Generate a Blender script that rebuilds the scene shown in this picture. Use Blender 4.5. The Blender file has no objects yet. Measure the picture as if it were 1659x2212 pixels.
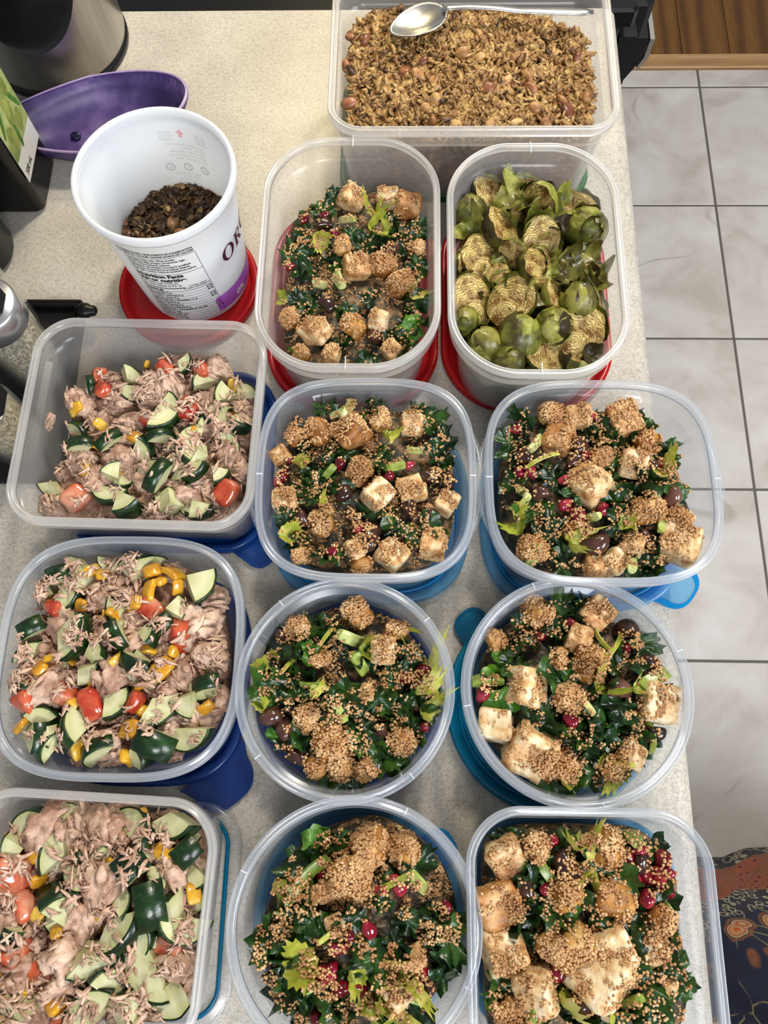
import bpy, math, random
import numpy as np
from math import sin, cos, pi, radians
from mathutils import Vector, Matrix, Euler, noise
from mathutils.bvhtree import BVHTree

C = bpy.context.scene.collection
SC = bpy.context.scene
rng = random.Random(7)

# ------------------------------------------------------------------ camera
W, H, FPX = 1659, 2212, 1661.0
PITCH, YAW, ROLL, CAMZ = 0.30648, 0.079897, -0.067158, 0.5113
CM = Matrix.Rotation(YAW, 3, 'Z') @ Matrix.Rotation(PITCH, 3, 'X') @ Matrix.Rotation(ROLL, 3, 'Z')
cam = bpy.data.cameras.new('camera'); camo = bpy.data.objects.new('camera', cam); C.objects.link(camo)
cam.sensor_fit = 'HORIZONTAL'; cam.sensor_width = 36; cam.lens = FPX / W * 36
cam.clip_start = 0.01
camo.matrix_world = Matrix.Translation((0, 0, CAMZ)) @ CM.to_4x4()
SC.camera = camo

# ------------------------------------------------------------------ world and light
w = bpy.data.worlds.new('world'); SC.world = w; w.use_nodes = True
w.node_tree.nodes['Background'].inputs[0].default_value = (0.86, 0.93, 1.0, 1)
w.node_tree.nodes['Background'].inputs[1].default_value = 0.30

def area(name, loc, target, size, power, col):
    l = bpy.data.lights.new(name, 'AREA'); l.shape = 'DISK'; l.size = size; l.energy = power; l.color = col
    o = bpy.data.objects.new(name, l); C.objects.link(o); o.location = loc
    o.rotation_euler = (Vector(target) - Vector(loc)).to_track_quat('-Z', 'Y').to_euler()
    return o
area('ceiling_lamp', (0.42, 1.25, 1.5), (0, 0.25, 0), 0.22, 25, (1.0, 0.93, 0.80))
area('hood_lamp', (-0.05, 1.05, 0.62), (-0.05, 0.5, 0), 0.16, 3.2, (1.0, 0.80, 0.42))
area('window_light', (1.9, -0.9, 1.2), (0.8, 0.2, -0.91), 1.2, 62, (0.92, 0.96, 1.0))
area('near_fill_light', (0.3, -1.1, 1.5), (0, 0, 0), 0.5, 21, (0.97, 0.97, 1.0))  # unseen fill light, brightens the near worktop and food

SC.view_settings.view_transform = 'Standard'; SC.view_settings.look = 'None'
SC.view_settings.gamma = 1; SC.view_settings.use_curve_mapping = False
SC.view_settings.exposure = 0.0
SC.cycles.transparent_max_bounces = 40; SC.cycles.max_bounces = 8
SC.cycles.caustics_reflective = False; SC.cycles.caustics_refractive = False
SC.cycles.use_denoising = True

# ------------------------------------------------------------------ node helpers
def newmat(name):
    m = bpy.data.materials.new(name); m.use_nodes = True
    nt = m.node_tree; nt.nodes.clear()
    out = nt.nodes.new('ShaderNodeOutputMaterial')
    return m, nt, out
def nd(nt, t, **k):
    n = nt.nodes.new('ShaderNode' + t)
    for a, b in k.items():
        if a in n.inputs.keys() if isinstance(a, str) else False: n.inputs[a].default_value = b
        else:
            try: setattr(n, a, b)
            except Exception: pass
    return n
def setin(n, **k):
    for a, b in k.items(): n.inputs[a.replace('_', ' ')].default_value = b
    return n
def c4(c): return (c[0], c[1], c[2], 1)
def noise_tex(nt, scale, detail=3, rough=0.55, dist=0, coord='Object', vec=None, stretch=None):
    n = nt.nodes.new('ShaderNodeTexNoise'); n.inputs['Scale'].default_value = scale
    n.inputs['Detail'].default_value = detail; n.inputs['Roughness'].default_value = rough
    n.inputs['Distortion'].default_value = dist
    if vec is None:
        tc = nt.nodes.new('ShaderNodeTexCoord'); vec = tc.outputs[coord]
    if stretch:
        mp = nt.nodes.new('ShaderNodeMapping'); mp.inputs['Scale'].default_value = stretch
        nt.links.new(vec, mp.inputs[0]); vec = mp.outputs[0]
    nt.links.new(vec, n.inputs['Vector'])
    return n
def ramp(nt, fac, stops):
    r = nt.nodes.new('ShaderNodeValToRGB'); e = r.color_ramp.elements
    e[0].position, e[0].color = stops[0][0], c4(stops[0][1])
    e[1].position, e[1].color = stops[-1][0], c4(stops[-1][1])
    for p, c in stops[1:-1]:
        x = e.new(p); x.color = c4(c)
    nt.links.new(fac, r.inputs[0]); return r
def mixc(nt, fac, a, b, mode='MIX'):
    m = nt.nodes.new('ShaderNodeMix'); m.data_type = 'RGBA'; m.blend_type = mode
    for i, v in ((0, fac), (6, a), (7, b)):
        if hasattr(v, 'is_linked') or hasattr(v, 'links'): nt.links.new(v, m.inputs[i])
        else: m.inputs[i].default_value = v if i == 0 else c4(v)
    return m.outputs[2]
def bump(nt, h, strength=0.3, dist=0.001):
    b = nt.nodes.new('ShaderNodeBump'); b.inputs['Strength'].default_value = strength
    b.inputs['Distance'].default_value = dist; nt.links.new(h, b.inputs['Height']); return b.outputs[0]
def pbr(nt, out, col, rough=0.5, metal=0, normal=None, spec=None, sss=0, trans=None, coat=0):
    p = nt.nodes.new('ShaderNodeBsdfPrincipled')
    if hasattr(col, 'links'): nt.links.new(col, p.inputs['Base Color'])
    else: p.inputs['Base Color'].default_value = c4(col)
    if hasattr(rough, 'links'): nt.links.new(rough, p.inputs['Roughness'])
    else: p.inputs['Roughness'].default_value = rough
    p.inputs['Metallic'].default_value = metal
    if normal is not None: nt.links.new(normal, p.inputs['Normal'])
    if spec is not None: p.inputs['Specular IOR Level'].default_value = spec
    if coat: p.inputs['Coat Weight'].default_value = coat; p.inputs['Coat Roughness'].default_value = 0.1
    s = p.outputs[0]
    if trans:
        t = nt.nodes.new('ShaderNodeBsdfTranslucent')
        if hasattr(col, 'links'): nt.links.new(col, t.inputs[0])
        else: t.inputs[0].default_value = c4(col)
        mx = nt.nodes.new('ShaderNodeMixShader'); mx.inputs[0].default_value = trans
        nt.links.new(s, mx.inputs[1]); nt.links.new(t.outputs[0], mx.inputs[2]); s = mx.outputs[0]
    nt.links.new(s, out.inputs[0])
    return p
def objrand(nt): return nt.nodes.new('ShaderNodeObjectInfo').outputs['Random']

def simple(name, col, rough=0.5, metal=0, **k):
    m, nt, out = newmat(name); pbr(nt, out, col, rough, metal, **k); return m
def mottled(name, stops, scale, rough=0.5, detail=3, bs=0.3, bd=0.0006, bscale=None, rnd=0.0, **k):
    """colour from object-space noise, shifted per object"""
    m, nt, out = newmat(name)
    tc = nt.nodes.new('ShaderNodeTexCoord')
    add = nt.nodes.new('ShaderNodeVectorMath'); add.operation = 'ADD'
    nt.links.new(tc.outputs['Object'], add.inputs[0])
    cmb = nt.nodes.new('ShaderNodeCombineXYZ'); r = objrand(nt)
    for i in range(3): nt.links.new(r, cmb.inputs[i])
    nt.links.new(cmb.outputs[0], add.inputs[1])
    n = noise_tex(nt, scale, detail, vec=add.outputs[0])
    fac = n.outputs[0]
    if rnd:
        ma = nt.nodes.new('ShaderNodeMath'); ma.operation = 'MULTIPLY_ADD'
        nt.links.new(r, ma.inputs[0]); ma.inputs[1].default_value = rnd; ma.inputs[2].default_value = -rnd / 2
        mb = nt.nodes.new('ShaderNodeMath'); mb.operation = 'ADD'
        nt.links.new(fac, mb.inputs[0]); nt.links.new(ma.outputs[0], mb.inputs[1]); fac = mb.outputs[0]
    cr = ramp(nt, fac, stops)
    n2 = noise_tex(nt, bscale or scale * 3, 4, vec=add.outputs[0])
    pbr(nt, out, cr.outputs[0], rough, normal=bump(nt, n2.outputs[0], bs, bd), **k)
    return m
def plastic(name, col, alpha, rough=0.22, edge=0.35, tint=(1, 1, 1), gloss=0.6):
    """milky translucent polypropylene: part scatters, part lets straight through, glossy skin"""
    m, nt, out = newmat(name)
    d = nt.nodes.new('ShaderNodeBsdfDiffuse'); d.inputs[0].default_value = c4(col)
    t = nt.nodes.new('ShaderNodeBsdfTranslucent'); t.inputs[0].default_value = c4(col)
    a = nt.nodes.new('ShaderNodeMixShader'); a.inputs[0].default_value = 0.5
    nt.links.new(d.outputs[0], a.inputs[1]); nt.links.new(t.outputs[0], a.inputs[2])
    tr = nt.nodes.new('ShaderNodeBsdfTransparent'); tr.inputs[0].default_value = c4(tint)
    lw = nt.nodes.new('ShaderNodeLayerWeight'); lw.inputs[0].default_value = 0.35
    mm = nt.nodes.new('ShaderNodeMath'); mm.operation = 'MULTIPLY_ADD'; mm.use_clamp = True
    nt.links.new(lw.outputs['Facing'], mm.inputs[0]); mm.inputs[1].default_value = edge; mm.inputs[2].default_value = alpha
    b = nt.nodes.new('ShaderNodeMixShader'); nt.links.new(mm.outputs[0], b.inputs[0])
    nt.links.new(tr.outputs[0], b.inputs[1]); nt.links.new(a.outputs[0], b.inputs[2])
    g = nt.nodes.new('ShaderNodeBsdfGlossy'); g.inputs['Roughness'].default_value = rough
    g.inputs[0].default_value = (1, 1, 1, 1)
    # Schlick reflectance from the facing angle (the same on both sides of the thin wall)
    lf = nt.nodes.new('ShaderNodeLayerWeight'); lf.inputs[0].default_value = 0.5
    pw = nt.nodes.new('ShaderNodeMath'); pw.operation = 'POWER'; pw.inputs[1].default_value = 5
    nt.links.new(lf.outputs['Facing'], pw.inputs[0])
    fm = nt.nodes.new('ShaderNodeMath'); fm.operation = 'MULTIPLY_ADD'; fm.inputs[1].default_value = 0.9*gloss; fm.inputs[2].default_value = 0.045*gloss
    nt.links.new(pw.outputs[0], fm.inputs[0])
    c = nt.nodes.new('ShaderNodeMixShader'); nt.links.new(fm.outputs[0], c.inputs[0])
    nt.links.new(b.outputs[0], c.inputs[1]); nt.links.new(g.outputs[0], c.inputs[2])
    nt.links.new(c.outputs[0], out.inputs[0])
    return m

M = {}
# -- worktop
m, nt, out = newmat('laminate')
n1 = noise_tex(nt, 900, 3, 0.7); n2 = noise_tex(nt, 22, 4, 0.6); n3 = noise_tex(nt, 350, 3, 0.6)
base = ramp(nt, n2.outputs[0], [(0.3, (0.40, 0.37, 0.32)), (0.7, (0.50, 0.465, 0.41))])
sp = ramp(nt, n1.outputs[0], [(0.33, (0.62, 0.60, 0.57)), (0.5, (1, 1, 1)), (0.68, (1.12, 1.12, 1.12))])
c = mixc(nt, 1.0, base.outputs[0], sp.outputs[0], 'MULTIPLY')
sp2 = ramp(nt, n3.outputs[0], [(0.3, (0.78, 0.77, 0.75)), (0.5, (1, 1, 1)), (0.7, (1.1, 1.1, 1.08))])
c = mixc(nt, 1.0, c, sp2.outputs[0], 'MULTIPLY')
pbr(nt, out, c, 0.38, normal=bump(nt, n1.outputs[0], 0.1, 0.0002)); M['laminate'] = m
# -- floor tile
m, nt, out = newmat('tile')
tc = nt.nodes.new('ShaderNodeTexCoord')
r = objrand(nt); cmb = nt.nodes.new('ShaderNodeCombineXYZ')
mr = nt.nodes.new('ShaderNodeMath'); mr.operation = 'MULTIPLY'; mr.inputs[1].default_value = 20; nt.links.new(r, mr.inputs[0])
nt.links.new(mr.outputs[0], cmb.inputs[0]); nt.links.new(mr.outputs[0], cmb.inputs[1])
add = nt.nodes.new('ShaderNodeVectorMath'); add.operation = 'ADD'
nt.links.new(tc.outputs['Object'], add.inputs[0]); nt.links.new(cmb.outputs[0], add.inputs[1])
n1 = noise_tex(nt, 7, 6, 0.62, 0.6, vec=add.outputs[0])
n2 = noise_tex(nt, 2.2, 2, 0.5, 0.3, vec=add.outputs[0])
cr = ramp(nt, n1.outputs[0], [(0.32, (0.38, 0.335, 0.30)), (0.5, (0.47, 0.435, 0.405)), (0.68, (0.53, 0.505, 0.485))])
vein = ramp(nt, n2.outputs[0], [(0.493, (1, 1, 1)), (0.498, (0.62, 0.58, 0.54)), (0.503, (1, 1, 1))])
vm = mixc(nt, ramp(nt, noise_tex(nt, 5, 2, vec=add.outputs[0]).outputs[0], [(0.5, (0, 0, 0)), (0.58, (1, 1, 1))]).outputs[0], (1, 1, 1), vein.outputs[0])
pbr(nt, out, mixc(nt, 1.0, cr.outputs[0], vm, 'MULTIPLY'), 0.42, normal=bump(nt, n1.outputs[0], 0.15, 0.001)); M['tile'] = m
M['grout'] = simple('grout', (0.10, 0.09, 0.08), 0.9)
# -- woods
def woodmat(name, a, b, d, scale=14, stretch=(1, 0.12, 1)):
    m, nt, out = newmat(name)
    tc = nt.nodes.new('ShaderNodeTexCoord'); mp = nt.nodes.new('ShaderNodeMapping'); mp.inputs['Scale'].default_value = stretch
    add = nt.nodes.new('ShaderNodeVectorMath'); add.operation = 'ADD'; cmb = nt.nodes.new('ShaderNodeCombineXYZ')
    mr = nt.nodes.new('ShaderNodeMath'); mr.operation = 'MULTIPLY'; mr.inputs[1].default_value = 3; nt.links.new(objrand(nt), mr.inputs[0])
    nt.links.new(mr.outputs[0], cmb.inputs[0]); nt.links.new(tc.outputs['Object'], add.inputs[0]); nt.links.new(cmb.outputs[0], add.inputs[1])
    nt.links.new(add.outputs[0], mp.inputs[0])
    wv = nt.nodes.new('ShaderNodeTexWave'); wv.bands_direction = 'X' if stretch[0] == 1 else 'Y'; wv.inputs['Scale'].default_value = scale; wv.inputs['Distortion'].default_value = 9
    wv.inputs['Detail'].default_value = 3; wv.inputs['Detail Scale'].default_value = 0.7
    nt.links.new(mp.outputs[0], wv.inputs[0])
    n = noise_tex(nt, 160, 4, vec=mp.outputs[0])
    cr = ramp(nt, wv.outputs[0], [(0.0, d), (0.45, a), (1.0, b)])
    g = ramp(nt, n.outputs[0], [(0.35, (0.85, 0.83, 0.8)), (0.6, (1.05, 1.05, 1.05))])
    pbr(nt, out, mixc(nt, 1.0, cr.outputs[0], g.outputs[0], 'MULTIPLY'), 0.45); return m
M['plank'] = woodmat('oak_plank', (0.135, 0.054, 0.006), (0.16, 0.067, 0.008), (0.085, 0.031, 0.003), 6)
M['oak'] = woodmat('oak_trim', (0.36, 0.20, 0.085), (0.44, 0.26, 0.12), (0.32, 0.17, 0.07), 5, (0.06, 1, 1))
M['cabinet'] = simple('cabinet_white', (0.55, 0.53, 0.5), 0.5)
M['black_enamel'] = simple('black_enamel', (0.004, 0.004, 0.0045), 0.3, spec=0.25)
M['black_plastic'] = simple('black_plastic', (0.006, 0.006, 0.0065), 0.34, spec=0.3)
M['black_matte'] = mottled('black_matte', [(0.3, (0.004, 0.004, 0.0045)), (0.7, (0.008, 0.008, 0.0085))], 60, 0.5, bs=0.05, spec=0.2)
M['black_glass'] = simple('dark_bottle_glass', (0.004, 0.0045, 0.004), 0.3, spec=0.25)
M['chrome'] = simple('silver_edge', (0.55, 0.55, 0.53), 0.3, 1.0)
# brushed steel
m, nt, out = newmat('brushed_steel')
n = noise_tex(nt, 60, 4, 0.6, stretch=(1, 1, 0.03)); n2 = noise_tex(nt, 700, 2, stretch=(1, 1, 0.04))
cr = ramp(nt, n.outputs[0], [(0.3, (0.34, 0.33, 0.31)), (0.7, (0.52, 0.50, 0.47))])
pbr(nt, out, cr.outputs[0], 0.33, 1.0, normal=bump(nt, n2.outputs[0], 0.12, 0.0003)); M['steel'] = m
M['spoon'] = mottled('spoon_steel', [(0.35, (0.42, 0.41, 0.39)), (0.65, (0.58, 0.57, 0.55))], 80, 0.27, bs=0.05, metal=1.0)
M['purple'] = mottled('purple_glaze', [(0.3, (0.030, 0.016, 0.085)), (0.5, (0.055, 0.032, 0.13)), (0.72, (0.13, 0.085, 0.22))], 45, 0.42, bs=0.1)
M['lilac'] = mottled('lilac_glaze', [(0.3, (0.25, 0.16, 0.33)), (0.7, (0.42, 0.31, 0.48))], 50, 0.25, bs=0.1)
M['dot'] = simple('dark_glaze_dot', (0.006, 0.005, 0.02), 0.25)
# plastics
M['clear'] = plastic('clear_plastic', (0.80, 0.87, 0.97), 0.075, 0.2, 0.20, gloss=0.7)
M['clear_rim'] = plastic('clear_plastic_rim', (0.80, 0.86, 0.95), 0.26, 0.15, 0.34, gloss=1.0)
M['warm'] = plastic('milky_plastic', (0.88, 0.87, 0.86), 0.085, 0.25, 0.20, gloss=0.7)
M['warm_rim'] = plastic('milky_plastic_rim', (0.90, 0.89, 0.88), 0.32, 0.18, 0.30, gloss=1.0)
M['mark'] = plastic('moulding_mark', (0.95, 0.96, 1.0), 0.8, 0.2, 0.1)
M['tub'] = plastic('white_tub_plastic', (0.90, 0.92, 0.95), 0.90, 0.3, 0.1, gloss=0.5)
M['red'] = plastic('red_lid_plastic', (0.62, 0.018, 0.022), 0.93, 0.25, 0.05, (0.9, 0.1, 0.1), gloss=0.5)
M['green'] = plastic('green_lid_plastic', (0.01, 0.20, 0.045), 0.95, 0.3, 0.05, gloss=0.5)
M['royal'] = plastic('royal_blue_lid_plastic', (0.012, 0.10, 0.42), 0.80, 0.2, 0.1, (0.1, 0.3, 0.9), gloss=0.5)
M['navy'] = plastic('navy_blue_lid_plastic', (0.02, 0.075, 0.33), 0.80, 0.2, 0.1, (0.2, 0.35, 0.9), gloss=0.5)
M['sky'] = plastic('pale_blue_lid_plastic', (0.32, 0.64, 0.92), 0.30, 0.2, 0.1, (0.60, 0.86, 1.0), gloss=0.5)
M['sky_ring'] = plastic('blue_seal_ring', (0.01, 0.32, 0.70), 0.85, 0.2, 0.1, (0.1, 0.55, 0.95), gloss=0.5)
M['teal'] = plastic('teal_lid_plastic', (0.01, 0.34, 0.55), 0.62, 0.2, 0.12, (0.12, 0.65, 0.88), gloss=0.5)
M['teal_ring'] = plastic('teal_seal_ring', (0.003, 0.20, 0.38), 0.9, 0.2, 0.05, (0.05, 0.4, 0.7), gloss=0.5)
M['print_black'] = simple('print_black', (0.02, 0.02, 0.025), 0.5)
M['print_grey'] = simple('print_showing_through', (0.55, 0.56, 0.58), 0.5)
M['print_red'] = simple('print_pale_red', (0.75, 0.40, 0.42), 0.5)
M['print_blue'] = simple('print_pale_blue', (0.50, 0.66, 0.74), 0.5)
M['print_plum'] = simple('print_plum', (0.05, 0.008, 0.02), 0.45)
M['print_violet'] = simple('print_violet', (0.35, 0.10, 0.50), 0.45)
M['paper'] = simple('white_label', (0.72, 0.72, 0.68), 0.5)
M['label_green'] = mottled('label_green', [(0.35, (0.20, 0.26, 0.06)), (0.65, (0.45, 0.50, 0.18))], 70, 0.45)
M['label_olive'] = mottled('label_olive', [(0.35, (0.13, 0.17, 0.02)), (0.65, (0.32, 0.36, 0.07))], 90, 0.4)
# -- food
M['kale'] = mottled('kale_green', [(0.30, (0.004, 0.016, 0.004)), (0.5, (0.011, 0.042, 0.008)), (0.70, (0.040, 0.105, 0.014))], 130, 0.26, bs=0.5, bd=0.001, bscale=300, rnd=0.25, trans=0.12)
M['kale_bright'] = mottled('bright_leaf_green', [(0.30, (0.03, 0.11, 0.008)), (0.5, (0.06, 0.19, 0.012)), (0.7, (0.13, 0.30, 0.03))], 130, 0.3, bs=0.5, bd=0.001, bscale=300, rnd=0.2, trans=0.15)
M['celery_leaf'] = mottled('celery_leaf', [(0.30, (0.22, 0.27, 0.03)), (0.55, (0.42, 0.43, 0.05)), (0.75, (0.62, 0.60, 0.18))], 160, 0.4, bs=0.3, rnd=0.3, trans=0.2)
M['celery'] = mottled('celery_stick', [(0.30, (0.15, 0.22, 0.03)), (0.5, (0.30, 0.37, 0.08)), (0.72, (0.50, 0.52, 0.22))], 90, 0.3, bs=0.2, rnd=0.4)
M['tofu'] = mottled('tofu', [(0.30, (0.36, 0.15, 0.045)), (0.44, (0.56, 0.32, 0.13)), (0.56, (0.68, 0.49, 0.26)), (0.68, (0.76, 0.64, 0.44))], 190, 0.5, 5, 0.9, 0.0016, 330, rnd=0.2)
M['tofu_brown'] = mottled('browned_tofu', [(0.30, (0.20, 0.07, 0.015)), (0.5, (0.42, 0.18, 0.05)), (0.70, (0.66, 0.42, 0.20))], 130, 0.45, 4, 0.7, 0.0012, 330, rnd=0.2)
M['squash'] = mottled('roast_squash', [(0.30, (0.22, 0.08, 0.015)), (0.5, (0.42, 0.19, 0.035)), (0.70, (0.56, 0.36, 0.13))], 150, 0.42, 4, 0.7, 0.0012, 300, rnd=0.3)
M['couscous'] = mottled('couscous_grain', [(0.30, (0.32, 0.15, 0.055)), (0.5, (0.47, 0.26, 0.11)), (0.70, (0.66, 0.44, 0.22))], 90, 0.45, 2, 0.2, 0.0003)
M['bed'] = mottled('salad_bed', [(0.35, (0.008, 0.012, 0.004)), (0.50, (0.05, 0.035, 0.014)), (0.58, (0.20, 0.11, 0.045)), (0.68, (0.30, 0.17, 0.08))], 140, 0.5, 5, 1.0, 0.002, 260)
M['bean'] = mottled('dark_bean', [(0.30, (0.022, 0.008, 0.006)), (0.6, (0.065, 0.025, 0.018)), (0.75, (0.12, 0.05, 0.035))], 90, 0.18, bs=0.1, rnd=0.3, coat=0.3)
M['aril'] = mottled('pomegranate_aril', [(0.30, (0.09, 0.001, 0.006)), (0.55, (0.22, 0.004, 0.018)), (0.75, (0.42, 0.04, 0.06))], 200, 0.08, bs=0.05, rnd=0.4, coat=0.6, trans=0.15)
M['tuna'] = mottled('tuna_flesh', [(0.28, (0.26, 0.13, 0.085)), (0.5, (0.46, 0.29, 0.205)), (0.72, (0.66, 0.47, 0.35))], 150, 0.42, 5, 0.8, 0.0015, 380, rnd=0.2)
M['tuna_bed'] = mottled('tuna_bed', [(0.34, (0.07, 0.035, 0.015)), (0.46, (0.28, 0.15, 0.09)), (0.7, (0.52, 0.33, 0.23))], 130, 0.45, 5, 1.0, 0.002, 300)
M['cuke_skin'] = mottled('cucumber_skin', [(0.30, (0.002, 0.009, 0.002)), (0.55, (0.005, 0.024, 0.004)), (0.80, (0.022, 0.065, 0.012))], 120, 0.26, bs=0.3)
# cucumber flesh: pale, greener towards the skin, with wet seed centre
m, nt, out = newmat('cucumber_flesh')
tc = nt.nodes.new('ShaderNodeTexCoord'); sx = nt.nodes.new('ShaderNodeSeparateXYZ'); nt.links.new(tc.outputs['Object'], sx.inputs[0])
cb = nt.nodes.new('ShaderNodeCombineXYZ'); nt.links.new(sx.outputs[0], cb.inputs[0]); nt.links.new(sx.outputs[1], cb.inputs[1])
ln = nt.nodes.new('ShaderNodeVectorMath'); ln.operation = 'LENGTH'; nt.links.new(cb.outputs[0], ln.inputs[0])
nn = noise_tex(nt, 220, 3); ad = nt.nodes.new('ShaderNodeMath'); ad.operation = 'MULTIPLY_ADD'
nt.links.new(nn.outputs[0], ad.inputs[0]); ad.inputs[1].default_value = 0.004; nt.links.new(ln.outputs['Value'], ad.inputs[2])
mr = nt.nodes.new('ShaderNodeMapRange'); mr.inputs['From Max'].default_value = 0.021; nt.links.new(ad.outputs[0], mr.inputs[0])
cr = ramp(nt, mr.outputs[0], [(0.15, (0.42, 0.41, 0.20)), (0.35, (0.50, 0.49, 0.25)), (0.6, (0.61, 0.60, 0.37)), (0.88, (0.50, 0.51, 0.25)), (0.98, (0.16, 0.23, 0.05))])
pbr(nt, out, cr.outputs[0], 0.36, normal=bump(nt, nn.outputs[0], 0.35, 0.0008), trans=0.15, spec=0.35); M['cuke'] = m
M['pepper'] = mottled('yellow_pepper', [(0.30, (0.46, 0.20, 0.012)), (0.6, (0.64, 0.35, 0.02)), (0.75, (0.72, 0.47, 0.10))], 90, 0.16, bs=0.15, rnd=0.3, coat=0.4)
M['tomato'] = mottled('tomato_flesh', [(0.30, (0.40, 0.035, 0.015)), (0.5, (0.54, 0.11, 0.045)), (0.70, (0.60, 0.27, 0.17))], 100, 0.14, bs=0.25, rnd=0.3, coat=0.4, trans=0.1)
M['sprout'] = mottled('sprout_leaf', [(0.30, (0.045, 0.035, 0.008)), (0.42, (0.095, 0.10, 0.014)), (0.56, (0.21, 0.22, 0.035)), (0.72, (0.42, 0.40, 0.12))], 110, 0.36, 5, 0.5, 0.0012, 150, rnd=0.35, spec=0.4)
M['sprout_dark'] = mottled('roasted_sprout_leaf', [(0.30, (0.026, 0.018, 0.004)), (0.48, (0.09, 0.078, 0.012)), (0.68, (0.27, 0.25, 0.05))], 80, 0.34, 5, 0.5, 0.0012, 150, rnd=0.4, trans=0.1)
m, nt, out = newmat('sprout_cut_face')
tc = nt.nodes.new('ShaderNodeTexCoord')
wv = nt.nodes.new('ShaderNodeTexWave'); wv.wave_type = 'RINGS'; wv.rings_direction = 'Z'; wv.inputs['Scale'].default_value = 230
wv.inputs['Distortion'].default_value = 14; wv.inputs['Detail'].default_value = 3; wv.inputs['Detail Scale'].default_value = 1.2
ad = nt.nodes.new('ShaderNodeVectorMath'); ad.operation = 'ADD'; ad.inputs[1].default_value = (0.0, 0.006, 0)
nt.links.new(tc.outputs['Object'], ad.inputs[0]); nt.links.new(ad.outputs[0], wv.inputs[0])
cr = ramp(nt, wv.outputs[0], [(0.05, (0.24, 0.15, 0.04)), (0.45, (0.44, 0.32, 0.11)), (1.0, (0.60, 0.50, 0.22))])
nb = noise_tex(nt, 110, 3); ch = ramp(nt, nb.outputs[0], [(0.38, (0.30, 0.16, 0.06)), (0.55, (1, 0.98, 0.9))])
pbr(nt, out, mixc(nt, 1.0, cr.outputs[0], ch.outputs[0], 'MULTIPLY'), 0.3, normal=bump(nt, wv.outputs[0], 0.4, 0.0010), spec=0.3); M['sprout_cut'] = m
M['oat'] = mottled('toasted_oat', [(0.28, (0.040, 0.016, 0.005)), (0.45, (0.12, 0.052, 0.014)), (0.6, (0.25, 0.125, 0.038)), (0.80, (0.47, 0.30, 0.11))], 110, 0.42, 3, 0.4, 0.0004, 500, rnd=0.5)
M['oat_dark'] = mottled('dark_toasted_oat', [(0.30, (0.035, 0.016, 0.006)), (0.5, (0.14, 0.068, 0.020)), (0.72, (0.32, 0.19, 0.07))], 110, 0.4, 3, 0.4, 0.0004, 500, rnd=0.5)
M['nut'] = mottled('toasted_nut', [(0.30, (0.24, 0.10, 0.03)), (0.5, (0.42, 0.22, 0.075)), (0.7, (0.58, 0.37, 0.15))], 160, 0.42, rnd=0.4)
M['nut_brown'] = mottled('brown_almond', [(0.30, (0.10, 0.030, 0.012)), (0.6, (0.24, 0.085, 0.035)), (0.75, (0.36, 0.16, 0.07))], 140, 0.35, rnd=0.3)
M['granola_bed'] = mottled('granola_bed', [(0.35, (0.025, 0.012, 0.005)), (0.5, (0.15, 0.075, 0.025)), (0.68, (0.34, 0.20, 0.08))], 200, 0.6, 4, 1.0, 0.002, 400)
M['spice_grey'] = mottled('ground_pepper', [(0.35, (0.10, 0.08, 0.055)), (0.5, (0.33, 0.27, 0.20)), (0.68, (0.60, 0.52, 0.42))], 500, 0.7, 3, bs=0.04, bscale=900)
M['spice_brown'] = mottled('dried_herb', [(0.35, (0.09, 0.06, 0.03)), (0.5, (0.34, 0.26, 0.15)), (0.68, (0.60, 0.50, 0.33))], 420, 0.7, 4, bs=0.04, bscale=900)
M['jar_glass'] = plastic('jar_glass', (0.75, 0.78, 0.75), 0.03, 0.04, 0.15, (0.94, 0.95, 0.93), gloss=1.0)
M['silver_cap'] = simple('silver_collar', (0.50, 0.50, 0.53), 0.28, 0.85)
# -- skirt print
m, nt, out = newmat('floral_print')
uv = nt.nodes.new('ShaderNodeUVMap'); uv.uv_map = 'UVMap'
nz = noise_tex(nt, 3, 3, vec=uv.outputs[0])
wp = nt.nodes.new('ShaderNodeMix'); wp.data_type = 'VECTOR'; wp.inputs[0].default_value = 0.10
nt.links.new(uv.outputs[0], wp.inputs[4]); nt.links.new(nz.outputs['Color'], wp.inputs[5])
v1 = nt.nodes.new('ShaderNodeTexVoronoi'); v1.inputs['Scale'].default_value = 10; nt.links.new(wp.outputs[1], v1.inputs['Vector'])
fl = ramp(nt, v1.outputs['Distance'], [(0.0, (0.30, 0.02, 0.02)), (0.10, (0.50, 0.16, 0.03)), (0.17, (0.42, 0.30, 0.15)), (0.20, (0.35, 0.05, 0.02)),
     (0.27, (0.44, 0.32, 0.17)), (0.30, (0.04, 0.02, 0.02)), (0.36, (0.20, 0.07, 0.03)), (0.43, (0.008, 0.012, 0.035)), (0.8, (0.006, 0.008, 0.028))])
v2 = nt.nodes.new('ShaderNodeTexVoronoi'); v2.feature = 'DISTANCE_TO_EDGE'; v2.inputs['Scale'].default_value = 11; nt.links.new(wp.outputs[1], v2.inputs['Vector'])
vn = ramp(nt, v2.outputs['Distance'], [(0.0, (1, 1, 1)), (0.02, (1, 1, 1)), (0.035, (0, 0, 0))])
nm = noise_tex(nt, 4, 2, vec=uv.outputs[0]); nmr = ramp(nt, nm.outputs[0], [(0.5, (0, 0, 0)), (0.55, (0.8, 0.8, 0.8))])
vf = mixc(nt, 1.0, vn.outputs[0], nmr.outputs[0], 'MULTIPLY')
body = mixc(nt, vf, fl.outputs[0], (0.24, 0.20, 0.10))
v3 = nt.nodes.new('ShaderNodeTexVoronoi'); v3.inputs['Scale'].default_value = 42; nt.links.new(uv.outputs[0], v3.inputs['Vector'])
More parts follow.
